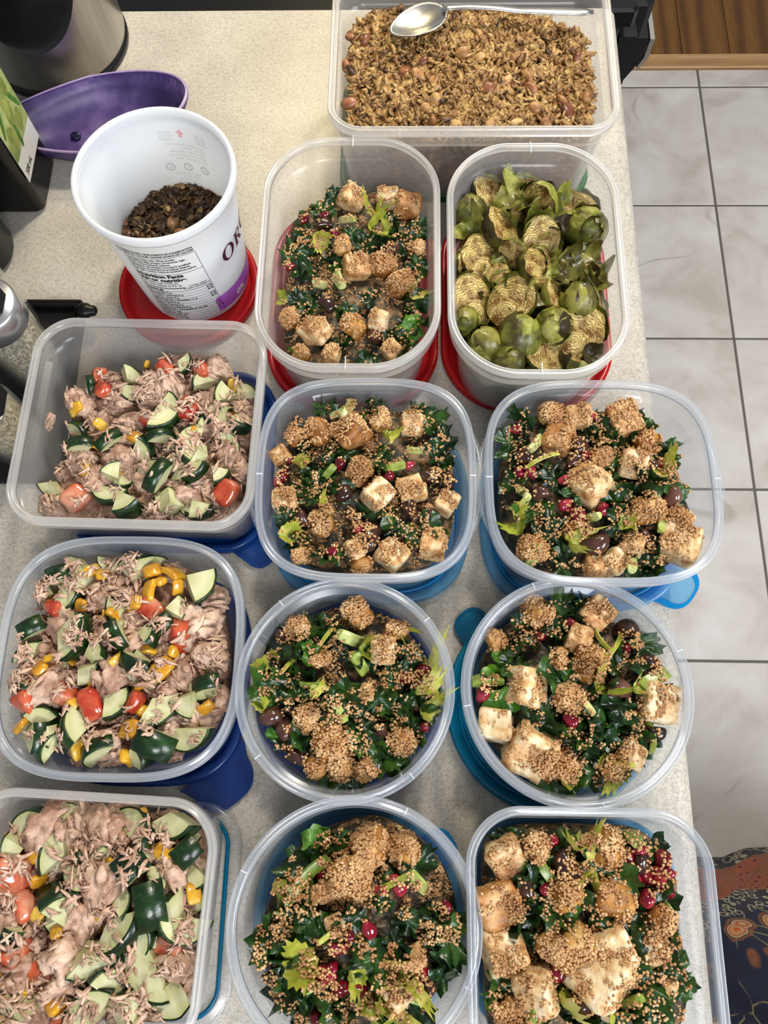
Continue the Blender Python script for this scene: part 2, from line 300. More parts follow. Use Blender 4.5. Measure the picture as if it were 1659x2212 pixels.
lace = ramp(nt, v3.outputs['Distance'], [(0.3, (0.015, 0.015, 0.025)), (0.42, (0.42, 0.37, 0.25)), (0.55, (0.02, 0.02, 0.03))])
ora = ramp(nt, v3.outputs['Distance'], [(0.16, (0.05, 0.02, 0.04)), (0.32, (0.27, 0.065, 0.025)), (0.6, (0.17, 0.06, 0.03))])
sx = nt.nodes.new('ShaderNodeSeparateXYZ'); nt.links.new(wp.outputs[1], sx.inputs[0])
def step(a):
    s = nt.nodes.new('ShaderNodeMath'); s.operation = 'GREATER_THAN'; s.inputs[1].default_value = a
    nt.links.new(sx.outputs[1], s.inputs[0]); return s.outputs[0]
cc = mixc(nt, step(0.10), lace.outputs[0], ora.outputs[0])
cc = mixc(nt, step(0.24), cc, lace.outputs[0])
cc = mixc(nt, step(0.33), cc, body)
wk = noise_tex(nt, 260, 2); pbr(nt, out, cc, 0.8, normal=bump(nt, wk.outputs[0], 0.2, 0.0005)); M['print'] = m

# ------------------------------------------------------------------ mesh helpers
def mesh(name, v, f, mats=(), smooth=True, mi=None):
    me = bpy.data.meshes.new(name); me.from_pydata([tuple(map(float, p)) for p in v], [], [tuple(map(int, q)) for q in f])
    for m in (mats if isinstance(mats, (list, tuple)) else [mats]): me.materials.append(M[m] if isinstance(m, str) else m)
    if mi is not None: me.polygons.foreach_set('material_index', mi)
    if smooth: me.polygons.foreach_set('use_smooth', [True] * len(me.polygons))
    me.update(); return me
def link(name, me, parent=None, loc=(0, 0, 0), rot=(0, 0, 0), sc=1):
    o = bpy.data.objects.new(name, me); C.objects.link(o); o.parent = parent
    o.location = loc; o.rotation_euler = rot; o.scale = (sc, sc, sc) if not hasattr(sc, '__len__') else sc
    return o
def tag(o, label=None, cat=None, group=None, kind=None):
    if label: o['label'] = label
    if cat: o['category'] = cat
    if group: o['group'] = group
    if kind: o['kind'] = kind
    return o
def empty(name, loc, label, cat, group=None, rz=0):
    return tag(link(name, None, None, loc, (0, 0, rz)), label, cat, group)
def box_vf(x0, x1, y0, y1, z0, z1, b=0):
    if b <= 0:
        v = [(x, y, z) for z in (z0, z1) for y in (y0, y1) for x in (x0, x1)]
        return v, [(0, 2, 3, 1), (4, 5, 7, 6), (0, 1, 5, 4), (2, 6, 7, 3), (0, 4, 6, 2), (1, 3, 7, 5)]
    def ring(i, z): return [(x0+i+b, y0+i, z), (x1-i-b, y0+i, z), (x1-i, y0+i+b, z), (x1-i, y1-i-b, z), (x1-i-b, y1-i, z), (x0+i+b, y1-i, z), (x0+i, y1-i-b, z), (x0+i, y0+i+b, z)]
    rs = [ring(b*.6, z0), ring(0, z0+b*.6), ring(0, z1-b*.6), ring(b*.6, z1)]
    return loft(rs, True, True)
def loft(rings, cap0=False, cap1=False, closed=True, loop=False):
    n = len(rings[0]); v = [p for r in rings for p in r]; f = []
    R = len(rings)
    for i in range(R if loop else R - 1):
        a, b2 = i * n, ((i + 1) % R) * n
        for j in range(n if closed else n - 1):
            k = (j + 1) % n; f.append((a + j, a + k, b2 + k, b2 + j))
    if cap0: f.append(tuple(range(n - 1, -1, -1)))
    if cap1: f.append(tuple((R - 1) * n + j for j in range(n)))
    return v, f
def box(name, dims, mat, parent=None, b=0.0, smooth=False, loc=(0, 0, 0), rot=(0, 0, 0)):
    v, f = box_vf(*dims, b); return link(name, mesh(name, v, f, mat, smooth), parent, loc, rot)
def lathe(prof, n=48):
    return loft([[(r * cos(2*pi*j/n), r * sin(2*pi*j/n), z) for j in range(n)] for r, z in prof])
def cyl(name, prof, mat, parent, n=48, smooth=True, loc=(0, 0, 0)):
    rs = [[(r * cos(2*pi*j/n), r * sin(2*pi*j/n), z) for j in range(n)] for r, z in prof]
    v, f = loft(rs, True, True); return link(name, mesh(name, v, f, mat, smooth), parent, loc)
def sharp(me, ang=35):
    try: me.set_sharp_from_angle(angle=radians(ang))
    except Exception: pass
    return me
def at(px, py, z):
    """a picture point (1659x2212) dropped onto the horizontal plane at height z"""
    d = CM @ Vector(((px - W/2) / FPX, -(py - H/2) / FPX, -1)); t = (z - CAMZ) / d.z
    return Vector((0, 0, CAMZ)) + d * t

# ------------------------------------------------------------------ the room: worktop, cabinet, stove, floor
XE, YB = 0.183, 0.624
# worktop with rounded front edge
prof = [(-0.55, -0.035), (XE - .004, -0.035), (XE + .001, -0.030), (XE + .002, -0.014), (XE - .001, -0.006), (XE - .006, -0.0015), (XE - .012, 0.0), (-0.55, 0.0)]
v, f = loft([[(x, y, z) for x, z in prof] for y in (-0.75, YB)], True, True)
wt = link('worktop', sharp(mesh('worktop', v, f, 'laminate', True), 50))
tag(wt, 'pale speckled laminate worktop with rounded edge under all the food boxes', 'worktop')
cb = empty('base_cabinet', (0, 0, -0.91), 'white base cabinet standing under the speckled worktop', 'cabinet')
box('body', (-0.54, 0.14, -0.74, 0.62, 0.0, 0.873), 'cabinet', cb)
for i in range(3): box('door', (0.141, 0.158, -0.735 + i*0.453, -0.29 + i*0.453, 0.10, 0.865), 'cabinet', cb, 0.003)

# stove beyond the worktop
st = empty('stove', (0, 0, -0.91), 'black stove at the far end of the worktop with silver edged front', 'stove')
box('body', (-0.50, 0.195, 0.632, 1.22, 0.02, 0.885), 'black_enamel', st, 0.004)
box('cooktop', (-0.51, 0.205, 0.628, 1.22, 0.886, 0.905), 'black_enamel', st, 0.004)
v, f = loft([[(x, y, z) for x, z in ((0.197, 0.770), (0.226, 0.775), (0.240, 0.805), (0.240, 0.830), (0.197, 0.83))] for y in (0.682, 1.2)], True, True)
link('control_panel', mesh('control_panel', v, f, 'black_matte', False), st)
v, f = loft([[(x, y, z) for x, z in ((0.2405, 0.788), (0.243, 0.785), (0.2495, 0.800), (0.2495, 0.822), (0.2450, 0.822), (0.2450, 0.801))] for y in (0.690, 1.2)], True, True)
link('silver_edge', mesh('silver_edge', v, f, 'chrome', False), st)['label'] = 'silver metal edge strip'
v, f = loft([[(x, y, z) for x, z in ((0.198, 0.810), (0.2145, 0.815), (0.2145, 0.868), (0.198, 0.868))] for y in (0.640, 0.668)], True, True)
link('side_bracket', mesh('side_bracket', v, f, 'black_plastic', False), st)
box('upper_trim', (0.196, 0.229, 0.662, 1.2, 0.845, 0.884), 'black_matte', st, 0.006, smooth=False)
# floor tiles
FZ = -0.91
fl = tag(link('floor', mesh('floor', *box_vf(-1.0, 2.35, -1.9, 1.5435, -0.02, -0.002), 'grout', False), None, (0, 0, FZ)), 'tiled kitchen floor with dark grout lines', kind='structure')
tm = mesh('tile', *box_vf(-0.1626, 0.1626, -0.1626, 0.1626, -0.008, 0.0, 0.0015), 'tile', False)
tp = mesh('tile', *box_vf(-0.1626, 0.1626, -0.0239, 0.0245, -0.008, 0.0, 0.0015), 'tile', False)
for i in range(-3, 5):
    for j in range(-1, 10):
        x = 0.6813 - 0.165 + 0.33 * i
        if i < -2: continue
        if j == -1: link('tile', tp, fl, (x, 1.5175, 0))
        else: link('tile', tm, fl, (x, 1.491 - 0.165 - 0.33 * j, 0))
th = tag(link('trim_1', mesh('trim_1', *box_vf(-0.6, 2.35, 1.544, 1.585, -0.012, 0.006, 0.003), 'oak', False), None, (0, 0, FZ)), 'light oak threshold strip between the tiles and the wooden floor', kind='structure')
f2 = tag(link('floor', mesh('floor', *box_vf(-0.6, 2.35, 1.5855, 3.2, -0.02, -0.006), 'grout', False), None, (0, 0, FZ)), 'wooden plank floor beyond the oak threshold', kind='structure')
for i in range(26):
    x0 = -0.58 + i * 0.112
    o = box('plank', (0.0006, 0.1114, 0, 1.6, -0.014, 0.0), 'plank', f2, 0.0008, loc=(x0, 1.586, 0))

# ------------------------------------------------------------------ containers
def outline(kind, a, b, off=0.0, n=96, r=0.03, e=3.2):
    pts = []
    A, B = a - off, b - off
    if kind == 'super':
        for j in range(n):
            t = 2*pi*(j+.5)/n; c, s = cos(t), sin(t)
            pts.append((A * math.copysign(abs(c)**(2/e), c), B * math.copysign(abs(s)**(2/e), s)))
    else:
        rr = max(r - off, 0.002); bl = 0.006
        q = n // 4
        for k, (sx, sy, t0) in enumerate(((1, 1, 0), (-1, 1, pi/2), (-1, -1, pi), (1, -1, 1.5*pi))):
            # corner arc, with slightly bowed sides
            for j in range(q):
                t = t0 + (pi/2) * j / (q - 1)
                pts.append((sx*(A-rr) + rr*cos(t), sy*(B-rr) + rr*sin(t)))
        out = []
        for x, y in pts:
            out.append((x - math.copysign(0.03*A*(abs(y)/B)**2, x), y - math.copysign(0.03*B*(abs(x)/A)**2, y)))
        pts = out
    return pts
class Box: pass
BX = {}
def container(key, cx, cy, a, b, h, kind='super', e=3.2, r=0.03, taper=0.010, rz=0, mat='clear', label='', z0=0.0045, wings=0, marks=(), lip=0.0044, name='food_container'):
    o = empty(name, (cx, cy, z0), label, 'container', rz=rz)
    B = Box(); BX[key] = B
    B.c = Vector((cx, cy)); B.a, B.b, B.h, B.kind, B.e, B.r, B.taper, B.rz, B.z0, B.lip, B.o = a, b, h, kind, e, r, taper, rz, z0, lip, o
    B.short = ''
    H_ = h - z0
    def ring(off, z): return [(x, y, z) for x, y in outline(kind, a, b, off, r=r, e=e)]
    wall = 0.0012; L = lip
    out_ = [(taper + 0.007, 0.0), (taper + 0.002, 0.0012), (taper - 0.0005, 0.005), (L + (taper-L)*0.5, H_*0.45), (L + 0.0012, H_-0.0185), (L - 0.0030, H_-0.0165), (L - 0.0034, H_-0.0100), (L - 0.0012, H_-0.004)]
    inn = [(L - 0.0002 + wall*0.4, H_-0.004), (L + wall*0.4, H_-0.0118), (L + 0.0008 + wall, H_-0.0135), (L + (taper-L)*0.5 + wall, H_*0.45), (taper - 0.0005 + wall, 0.006), (taper + 0.003 + wall, 0.0024), (taper + 0.009, 0.0014)]
    v, f = loft([ring(*p) for p in out_ + inn], True, True)
    me = sharp(mesh('body', v, f, mat, True), 60)
    link('body', me, o)
    # rolled rim with its moulded ridges
    rp = [(L - 0.0008, H_-0.0045), (0.0008, H_-0.0068), (0.0, H_-0.0064), (-0.0002, H_-0.0035), (0.0003, H_-0.0008), (0.0011, H_), (0.0018, H_-0.0008), (0.0024, H_-0.0009), (0.0030, H_-0.0001), (0.0037, H_-0.0001), (L, H_-0.0012), (L + 0.0003, H_-0.0040)]
    v, f = loft([ring(*p) for p in rp], loop=True)
    link('rim', mesh('rim', v, f, mat + '_rim', True), o)
    for t in marks:
        # small moulded tick across the rim
        k = t * 96 // 360; p = outline(kind, a, b, 0.0, r=r, e=e)[k % 96]
        ang = math.atan2(p[1], p[0]) if kind == 'super' and e < 2.2 else round(math.atan2(p[1], p[0]) / (pi/2)) * (pi/2)
        px, py = (p if kind == 'super' and e < 2.2 else (a*round(cos(ang)), b*round(sin(ang))))
        mk = mesh('rim_mark', *box_vf(-0.0085 if kind != 'super' else -0.0042, -0.0003, -0.0003, 0.0003, -0.001, 0.0002), 'mark', False)
        link('rim_mark', mk, o, (px, py, H_), (0, 0, ang))
    if wings:
        for s in (-1, 1):
            # lens-shaped grip flange hanging just under the rim
            arc = []; n = 24
            R0 = a * 1.065
            for j in range(n + 1):
                y = -b*0.80 + 1.60*b*j/n
                xo = math.sqrt(max(0, (a + wings)**2 - (y*(a + wings)/(b*1.085))**2))
                xi = a * (1 - min(1, abs(y)/b)**e)**(1/e) - 0.0005
                arc.append((s*max(xo, xi + 0.0003), s*xi, y))
            zt = H_ - 0.0100
            rs = []
            for q in ((1, zt), (1, zt - 0.0010), (0, zt - 0.0010), (0, zt)):
                rs.append([((p[0] if q[0] else p[1]), p[2], q[1]) for p in arc])
            v, f = loft(rs, closed=False, loop=True)
            link('grip_flange', mesh('grip_flange', v, f, 'clear', True), o)
    return B
def lid(cx, cy, a, b, kind='super', e=3.2, r=0.03, mat='red', ring_mat=None, label='', tab=None, hgt=0.0075, name='container_lid', rz=0):
    o = empty(name, (cx, cy, 0.0002), label, 'lid', rz=rz)
    def ring(off, z): return [(x, y, z) for x, y in outline(kind, a, b, off, r=r, e=e)]
    pp = [(0.0006, 0.0), (0.0, 0.0008), (0.0, hgt-0.0015), (0.0008, hgt-0.0002), (0.0022, hgt), (0.0048, hgt-0.0006), (0.0056, hgt-0.003), (0.0066, 0.0030), (0.0078, 0.0024), (0.012, 0.0024), (a*0.55, 0.0026)]
    bo = [(a*0.55, 0.0012), (0.010, 0.0010), (0.0045, 0.0010), (0.003, 0.0)]
    v, f = loft([ring(*p) for p in pp]); n0 = len(f)
    v, f = loft([ring(*p) for p in pp + bo], loop=True)
    # close top and bottom discs
    n = 96; k = len(pp) - 1
    f = [q for q in f if not (min(q)//n == k and max(q)//n == k + 1)]
    f.append(tuple(k*n + j for j in range(n))); f.append(tuple((k+1)*n + n - 1 - j for j in range(n)))
    link('panel', sharp(mesh('panel', v, f, mat, True), 60), o)
    if ring_mat:
        rr = [(0.0070, 0.0030), (0.0074, 0.0042), (0.0094, 0.0042), (0.0098, 0.0026)]
        v, f = loft([ring(*p) for p in rr], loop=True); link('seal_ring', mesh('seal_ring', v, f, ring_mat, True), o)
    if tab:
        ang, reach, wd = tab
        # rounded pull tab
        pts = [(reach - wd*.45 + wd*.45*cos(t), wd*.5*math.copysign(abs(sin(t))**.7, sin(t))) for t in np.linspace(-pi/2, pi/2, 15)]
        base = reach - 0.028
        ol = [(base, -wd*.62)] + pts + [(base, wd*.62)]
        v, f = loft([[(x, y, z) for x, y in ol] for z in (0.0012, 0.0022)], True, True)
        link('pull_tab', mesh('pull_tab', v, f, mat, False), o, rot=(0, 0, radians(ang)))
        ol2 = [((x - base)*0.72 + base + 0.006, y*0.72) for x, y in ol]
        v, f = loft([[(x, y, z) for x, y in ol] for z in (0.0022, 0.0028)] + [[(x, y, 0.0028) for x, y in ol2], [(x, y, 0.0023) for x, y in ol2]])
        link('tab_rim', mesh('tab_rim', v, f, ring_mat or mat, False), o, rot=(0, 0, radians(ang)))
    return o

lid(0.046, 0.482, 0.100, 0.063, 'rrect', r=0.02, mat='green', label='green lid lying under the big box of granola')
lid(-0.038, 0.325, 0.0638, 0.0875, 'rrect', r=0.045, mat='red', label='red oval lid under the salad box, left of the brussels sprouts')
lid(0.090, 0.325, 0.0630, 0.0875, 'rrect', r=0.045, mat='red', label='red oval lid under the brussels sprout box')
lid(-0.165, 0.341, 0.0535, 0.0535, 'super', e=2, mat='red', label='round red lid under the white printed tub')
lid(-0.162, 0.198, 0.0715, 0.0690, 'rrect', r=0.03, mat='royal', label='royal blue square lid under the back tuna box', tab=(-45, 0.104, 0.026))
lid(-0.022, 0.161, 0.0680, 0.0660, 'super', e=3.0, mat='sky', ring_mat='sky_ring', label='pale blue lid with a blue ring, under the middle row salad box')
lid(0.121, 0.158, 0.0680, 0.0660, 'super', e=3.0, mat='sky', ring_mat='sky_ring', label='pale blue lid jutting over the worktop edge under the right salad box', tab=(-37, 0.0915, 0.034))
lid(-0.164, 0.046, 0.0660, 0.0675, 'super', e=3.2, mat='navy', label='navy blue lid with broad tab under the middle tuna box', tab=(-50, 0.0985, 0.040))
lid(-0.033, 0.033, 0.0600, 0.0625, 'super', e=2, mat='royal', label='round blue lid almost hidden under the centre round salad tub')
lid(0.0945, 0.0315, 0.0655, 0.0655, 'super', e=2, mat='teal', ring_mat='teal_ring', label='round teal lid sticking out left under the right round salad tub', tab=(133, 0.0805, 0.024))
lid(-0.170, -0.093, 0.0745, 0.0640, 'rrect', r=0.024, mat='clear', ring_mat='teal_ring', label='clear lid with a teal seal ring under the front tuna box')
lid(-0.024, -0.090, 0.0625, 0.0625, 'super', e=2, mat='sky', ring_mat='sky_ring', label='round pale blue lid with a tab under the front round salad tub', tab=(37, 0.0705, 0.022))
lid(0.103, -0.094, 0.0620, 0.0600, 'rrect', r=0.03, mat='sky', label='pale blue square lid under the front right salad box')

container('A', 0.0465, 0.4785, 0.1030, 0.0725, 0.088, 'rrect', r=0.022, taper=0.012, mat='warm', lip=0.0050, label='large rectangular milky plastic box full of granola, a spoon on top')
container('C', -0.0365, 0.3180, 0.0605, 0.0900, 0.083, 'rrect', r=0.042, taper=0.012, mat='warm', marks=(90, 270), label='tall oval milky box of couscous salad, left of the brussels sprouts')
container('D', 0.0855, 0.3135, 0.0582, 0.0890, 0.083, 'rrect', r=0.042, taper=0.012, mat='warm', marks=(90, 270), label='tall oval milky box of roasted brussels sprouts')
container('E', -0.168, 0.2015, 0.0785, 0.0730, 0.067, 'rrect', r=0.024, taper=0.010, mat='warm', rz=-0.02, lip=0.0050, label='square milky box of tuna salad, the furthest back of three')
container('F', -0.0228, 0.1640, 0.0680, 0.0665, 0.068, 'super', e=3.3, taper=0.010, mat='clear', wings=0.0075, marks=(0, 180), label='squarish clear box of couscous salad right of the back tuna box')
container('G', 0.1215, 0.1625, 0.0710, 0.0662, 0.070, 'super', e=3.3, taper=0.010, mat='clear', wings=0.0060, marks=(0, 180), label='squarish clear box of couscous salad at the worktop edge')
container('H', -0.1670, 0.0545, 0.0733, 0.0718, 0.058, 'super', e=3.2, taper=0.010, mat='clear', label='squarish clear box of tuna salad, middle one of three')
container('I', -0.0325, 0.0368, 0.0635, 0.0640, 0.062, 'super', e=2, taper=0.008, mat='clear', marks=(38, 128, 218, 308), lip=0.0052, label='round clear tub of kale couscous salad in the centre, on a blue lid')
container('J', 0.1005, 0.0375, 0.0660, 0.0655, 0.062, 'super', e=2, taper=0.008, mat='clear', marks=(20, 110, 190, 280), lip=0.0052, label='round clear tub of tofu and kale salad standing on a teal lid')
container('K', -0.172, -0.0860, 0.0720, 0.0640, 0.062, 'rrect', r=0.026, taper=0.008, mat='warm', label='square clear box of tuna salad, nearest of three', rz=-0.04)
container('L', -0.0235, -0.0870, 0.0675, 0.0655, 0.064, 'super', e=2, taper=0.008, mat='clear', marks=(65, 155, 335), lip=0.0052, label='round clear tub of kale couscous salad nearest the camera')
container('M', 0.1010, -0.0930, 0.0660, 0.0680, 0.066, 'rrect', r=0.028, taper=0.008, mat='clear', label='square clear box of tofu and pomegranate salad, front right')
SHORT = dict(A='granola box', C='oval salad box', D='sprout box', E='back tuna box', F='mid salad box', G='edge salad box', H='middle tuna box',
             I='centre round tub', J='right round tub', K='front tuna box', L='front round tub', M='square salad box', B='white tub')

# ------------------------------------------------------------------ food meshes (a few of each, shared)
def chunk(name, mats, sx, sy, sz, p, amp, freq, seed, n=6, skinz=None):
    v, f = [], []; idx = {}
    def vid(q):
        k = tuple(int(round(c * 1000)) for c in q)
        if k not in idx:
            idx[k] = len(v); L = (abs(q[0])**p + abs(q[1])**p + abs(q[2])**p)**(1/p)
            u = Vector(q) / L; w_ = Vector((u.x*sx, u.y*sy, u.z*sz))
            d = noise.noise_vector(w_ * freq + Vector((seed*7.1, seed*3.3, 0)))
            w_ = w_ + d * amp + noise.noise_vector(w_ * freq * 3 + Vector((seed, 0, 5))) * amp * 0.4
            v.append(w_)
        return idx[k]
    for ax in range(3):
        for s in (-1, 1):
            for i in range(n):
                for j in range(n):
                    q = []
                    for a_, b_ in ((i, j), (i+1, j), (i+1, j+1), (i, j+1)):
                        e_ = [0, 0, 0]; e_[ax] = s; e_[(ax+1) % 3] = 2*a_/n - 1; e_[(ax+2) % 3] = 2*b_/n - 1
                        q.append(vid(e_))
                    f.append(tuple(q if s > 0 else q[::-1]))
    return mesh(name, v, f, mats)
def leafmesh(name, mat, size, elong, ruffle, jag, cup, seed, nr=5, ns=26, kfreq=6):
    r_ = random.Random(seed); v = [(0, 0, 0)]; f = []
    ph = r_.random()*6
    for i in range(1, nr+1):
        rho = i/nr
        for j in range(ns):
            t = 2*pi*j/ns
            R = size*(0.72 + 0.28*noise.noise(Vector((cos(t)*1.5, sin(t)*1.5, seed))))
            if i == nr: R *= 1 + jag*(1 if j % 2 else -1) + jag*0.6*noise.noise(Vector((cos(t)*5, sin(t)*5, seed)))
            x, y = R*rho*cos(t)*elong, R*rho*sin(t)
            z = ruffle*size*rho**2*sin(kfreq*t + ph + rho*2) + 0.5*ruffle*size*rho*noise.noise(Vector((x/size*3, y/size*3, seed)))
            z += cup*(x*x + 0.4*y*y)/size - 0.25*abs(y)*rho + 0.3*size*noise.noise(Vector((x/size*1.4, y/size*1.4, seed+9)))
            v.append((x, y, z))
    for j in range(ns):
        k = (j+1) % ns; f.append((0, 1+j, 1+k))
        for i in range(nr-1):
            a_ = 1+i*ns; b_ = a_+ns; f.append((a_+j, b_+j, b_+k, a_+k))
    return mesh(name, v, f, mat)
MM = {}
MM['tofu'] = [chunk('tofu', 'tofu', .0085, .0078, .0070, 9, .0011, 110, s, 7) for s in range(4)]
MM['tofub'] = [chunk('tofu', 'tofu_brown', .0085, .0078, .0070, 7, .0014, 110, s+10, 7) for s in range(3)]
MM['squash'] = [chunk('squash', 'squash', .0085, .0070, .0065, 3.2, .0016, 90, s+20, 6) for s in range(4)]
MM['bean'] = []
for s in range(3):
    me = chunk('bean', 'bean', .0062, .0042, .0038, 2.2, .0003, 90, s+30, 5)
    for p in me.vertices: p.co.y += -55 * p.co.x**2 + 0.0008
    MM['bean'].append(me)
MM['aril'] = []
for s in range(2):
    me = chunk('pomegranate_aril', 'aril', .0042, .0030, .0028, 2.6, .0003, 160, s+40, 4)
    for p in me.vertices:
        k = 1 - 0.5*max(0, p.co.x/.0042); p.co.y *= k; p.co.z *= k
    MM['aril'].append(me)
MM['kale'] = [leafmesh('kale', 'kale', .0105, 1.0 + .25*(s % 3), .30, .09, .5*(s % 2), s, kfreq=4+s % 4) for s in range(8)]
MM['bright'] = [leafmesh('kale', 'kale_bright', .0090, 1.2, .22, .05, .3, s+20, kfreq=4) for s in range(3)]
MM['yleaf'] = []
for s in range(5):
    MM['yleaf'].append(leafmesh('celery_leaf', 'celery_leaf', .0072, 1.9 if s % 2 else 1.45, .30, .11, 1.2, s+40, 5, 30, 3))
def bent_stick(name, mat, ln, rad, bend, seed):
    rs = []; n = 8; m_ = 10
    for i in range(n+1):
        t = i/n; x = (t-.5)*ln; z = bend*(1-(2*t-1)**2); k = 1.0 if 0 < i < n else .85
        rs.append([(x, rad*k*1.5*cos(2*pi*j/m_), z + rad*k*(sin(2*pi*j/m_) + (0.75*cos(2*pi*j/m_)**2))) for j in range(m_)])
    v, f = loft(rs, True, True); return sharp(mesh(name, v, f, mat), 50)
MM['celery'] = [bent_stick('celery', 'celery', .013+.004*s, .0022+.0005*(s % 2), .001*s, s) for s in range(3)]
MM['stem'] = [bent_stick('celery', 'celery_leaf', .016+.004*s, .0009, .0015*(s+1), s) for s in range(2)]
# cucumber: prism cut from a slice: flesh + skin
def cuke(seed, a0, a1, t, R=.0185, inner=0.0):
    r_ = random.Random(seed); n = 14; sk = .0011
    arc = [a0 + (a1-a0)*i/n for i in range(n+1)]
    def wob(x, y, z, a=.0004): 
        d = noise.noise_vector(Vector((x, y, z))*160 + Vector((seed, 0, 0)))*a; return (x+d.x, y+d.y, z+d.z)
    ctr = (inner*cos((a0+a1)/2)*R, inner*sin((a0+a1)/2)*R)
    lay = []
    for z, k in ((-t/2, .97), (-t/2+.0008, 1), (0, 1), (t/2-.0008, 1), (t/2, .97)):
        ring = [((R-sk)*cos(a_)*k, (R-sk)*sin(a_)*k) for a_ in arc]
        # straight cut sides back to the centre
        s1 = [(ring[-1][0]*(1-q)+ctr[0]*q, ring[-1][1]*(1-q)+ctr[1]*q) for q in (.33, .66, 1)]
        s2 = [(ctr[0]*(1-q)+ring[0][0]*q, ctr[1]*(1-q)+ring[0][1]*q) for q in (.33, .66)]
        lay.append([wob(x, y, z) for x, y in ring + s1 + s2])
    v, f = loft(lay, True, True)
    fm = sharp(mesh('flesh', v, f, 'cuke'), 40)
    rs = []
    for rr, z in (((R-sk), -t/2), (R-.0002, -t/2+.0002), (R, 0), (R-.0002, t/2-.0002), ((R-sk), t/2)):
        rs.append([wob(rr*cos(a_), rr*sin(a_), z, .0002) for a_ in arc])
    v, f = loft(rs, closed=False, loop=True); sm = mesh('skin', v, f, 'cuke_skin')
    # centre on the piece
    c = Vector((cos((a0+a1)/2), sin((a0+a1)/2), 0)) * R * .55
    return fm, sm, c
CK = [cuke(1, 0, 1.9, .012), cuke(2, 0, 1.5, .016), cuke(3, 0, 2.7, .010, inner=.15), cuke(4, 0, 1.6, .010, inner=.25), cuke(5, 0, 1.15, .017), cuke(6, 0, 2.0, .014, inner=.1)]
MM['pepper'] = []
for s in range(4):
    me = chunk('pepper', 'pepper', .0065, .0046, .0019, 6, .0005, 120, s+60, 5)
    for p in me.vertices: p.co.z += -30*p.co.x**2 + .001
    MM['pepper'].append(me)
MM['tomato'] = [chunk('tomato', 'tomato', .0080, .0066, .0058, 4.0, .0014, 110, s+70, 6) for s in range(4)]
# tuna: ragged clump with flake slivers standing off it
def tunaclump(seed, size):
    r_ = random.Random(seed); v, f = [], []
    def add(vv, ff): 
        k = len(v); v.extend(vv); f.extend([tuple(i+k for i in q) for q in ff])
    ax = Vector((r_.uniform(-1, 1), r_.uniform(-1, 1), r_.uniform(-.3, .3))).normalized()
    n1, n2 = 46, 26; vv = []
    for i in range(n2+1):
        for j in range(n1):
            th, ph = pi*i/n2, 2*pi*j/n1
            u = Vector((sin(th)*cos(ph), sin(th)*sin(ph), cos(th)*.7))
            q = u - ax*(u.dot(ax))*.75
            rg = 1 - abs(noise.noise(q*4.2 + Vector((seed, 0, 0))))*1.9
            big = noise.noise(u*1.6 + Vector((0, seed, 0)))
            fine = noise.noise(u*9 + Vector((0, 0, seed)))
            fib = 1 - abs(noise.noise(q*11 + Vector((seed, 5, 0))))*2
            vv.append(u*size*(.78 + .34*big + .20*rg + .07*fib + .12*fine))
    ff = [(i*n1+j, (i+1)*n1+j, (i+1)*n1+(j+1) % n1, i*n1+(j+1) % n1) for i in range(n2) for j in range(n1)]
    add(vv, ff)
    for s in range(13):
        d = Vector((r_.gauss(0, 1), r_.gauss(0, 1), abs(r_.gauss(0, .8)))).normalized()
        dr = (ax + Vector((r_.gauss(0, .45), r_.gauss(0, .45), r_.gauss(0, .35)))).normalized()
        L = size*r_.uniform(.4, 1.15); wd = size*r_.uniform(.05, .20)
        side = dr.cross(d).normalized(); up = side.cross(dr)
        p0 = d*size*r_.uniform(.62, .9) - dr*L*.5
        rs = []
        for i in range(6):
            t = i/5; ww = wd*(sin(pi*(.12 + .8*t)))*(1 + .25*r_.uniform(-1, 1)); cpt = p0 + dr*L*t + up*size*.10*sin(pi*t)
            rs.append([tuple(cpt + side*ww*cos(2*pi*j/6) + up*ww*.35*sin(2*pi*j/6)) for j in range(6)])
        add(*loft(rs, True, True))
    return mesh('tuna', v, f, 'tuna')
MM['tuna'] = [tunaclump(s, .0105) for s in range(6)]
# sprouts
def sprout_shell(n1=28, n2=14, R=.0120, el=1.18, seed=0, th0=0, th1=pi, ph0=0, ph1=2*pi, off=0.0, ruff=0.0):
    rs = []
    for i in range(n2+1):
        th = th0 + (th1-th0)*i/n2; row = []
        for j in range(n1 + (0 if ph1-ph0 > 6.2 else 1)):
            ph = ph0 + (ph1-ph0)*j/n1
            u = Vector((sin(th)*cos(ph), sin(th)*sin(ph), cos(th)*el))
            rr = R*(1 + .05*noise.noise(u*2 + Vector((seed, 0, 0))) + off + .02*abs(sin(5*ph + 1.5*noise.noise(u*2)))*sin(th))
            rr *= 1 + ruff*(i/n2)**3*(1 + .8*noise.noise(u*6 + Vector((seed, 3, 0))))
            row.append(tuple(u*rr))
        rs.append(row)
    return rs
def wholesprout(seed):
    v, f = loft(sprout_shell(seed=seed)); body = mesh('core', v, f, 'sprout')
    lv = []
    for k in range(5):
        ph = k*2.4 + seed; top = 0.5 + 0.5*((k*37) % 10)/10
        rs = sprout_shell(12, 8, seed=seed+k+3, th0=pi*.97, th1=.35 + .3*(k % 3), ph0=ph-.95, ph1=ph+.95, off=.02+.022*(k % 3), ruff=.10)
        # round the leaf's upper corners
        v, f = loft(rs, closed=False); lv.append(mesh('leaf', v, f, 'sprout' if k % 3 else 'sprout_dark'))
    return body, lv
WS = [wholesprout(s) for s in range(3)]
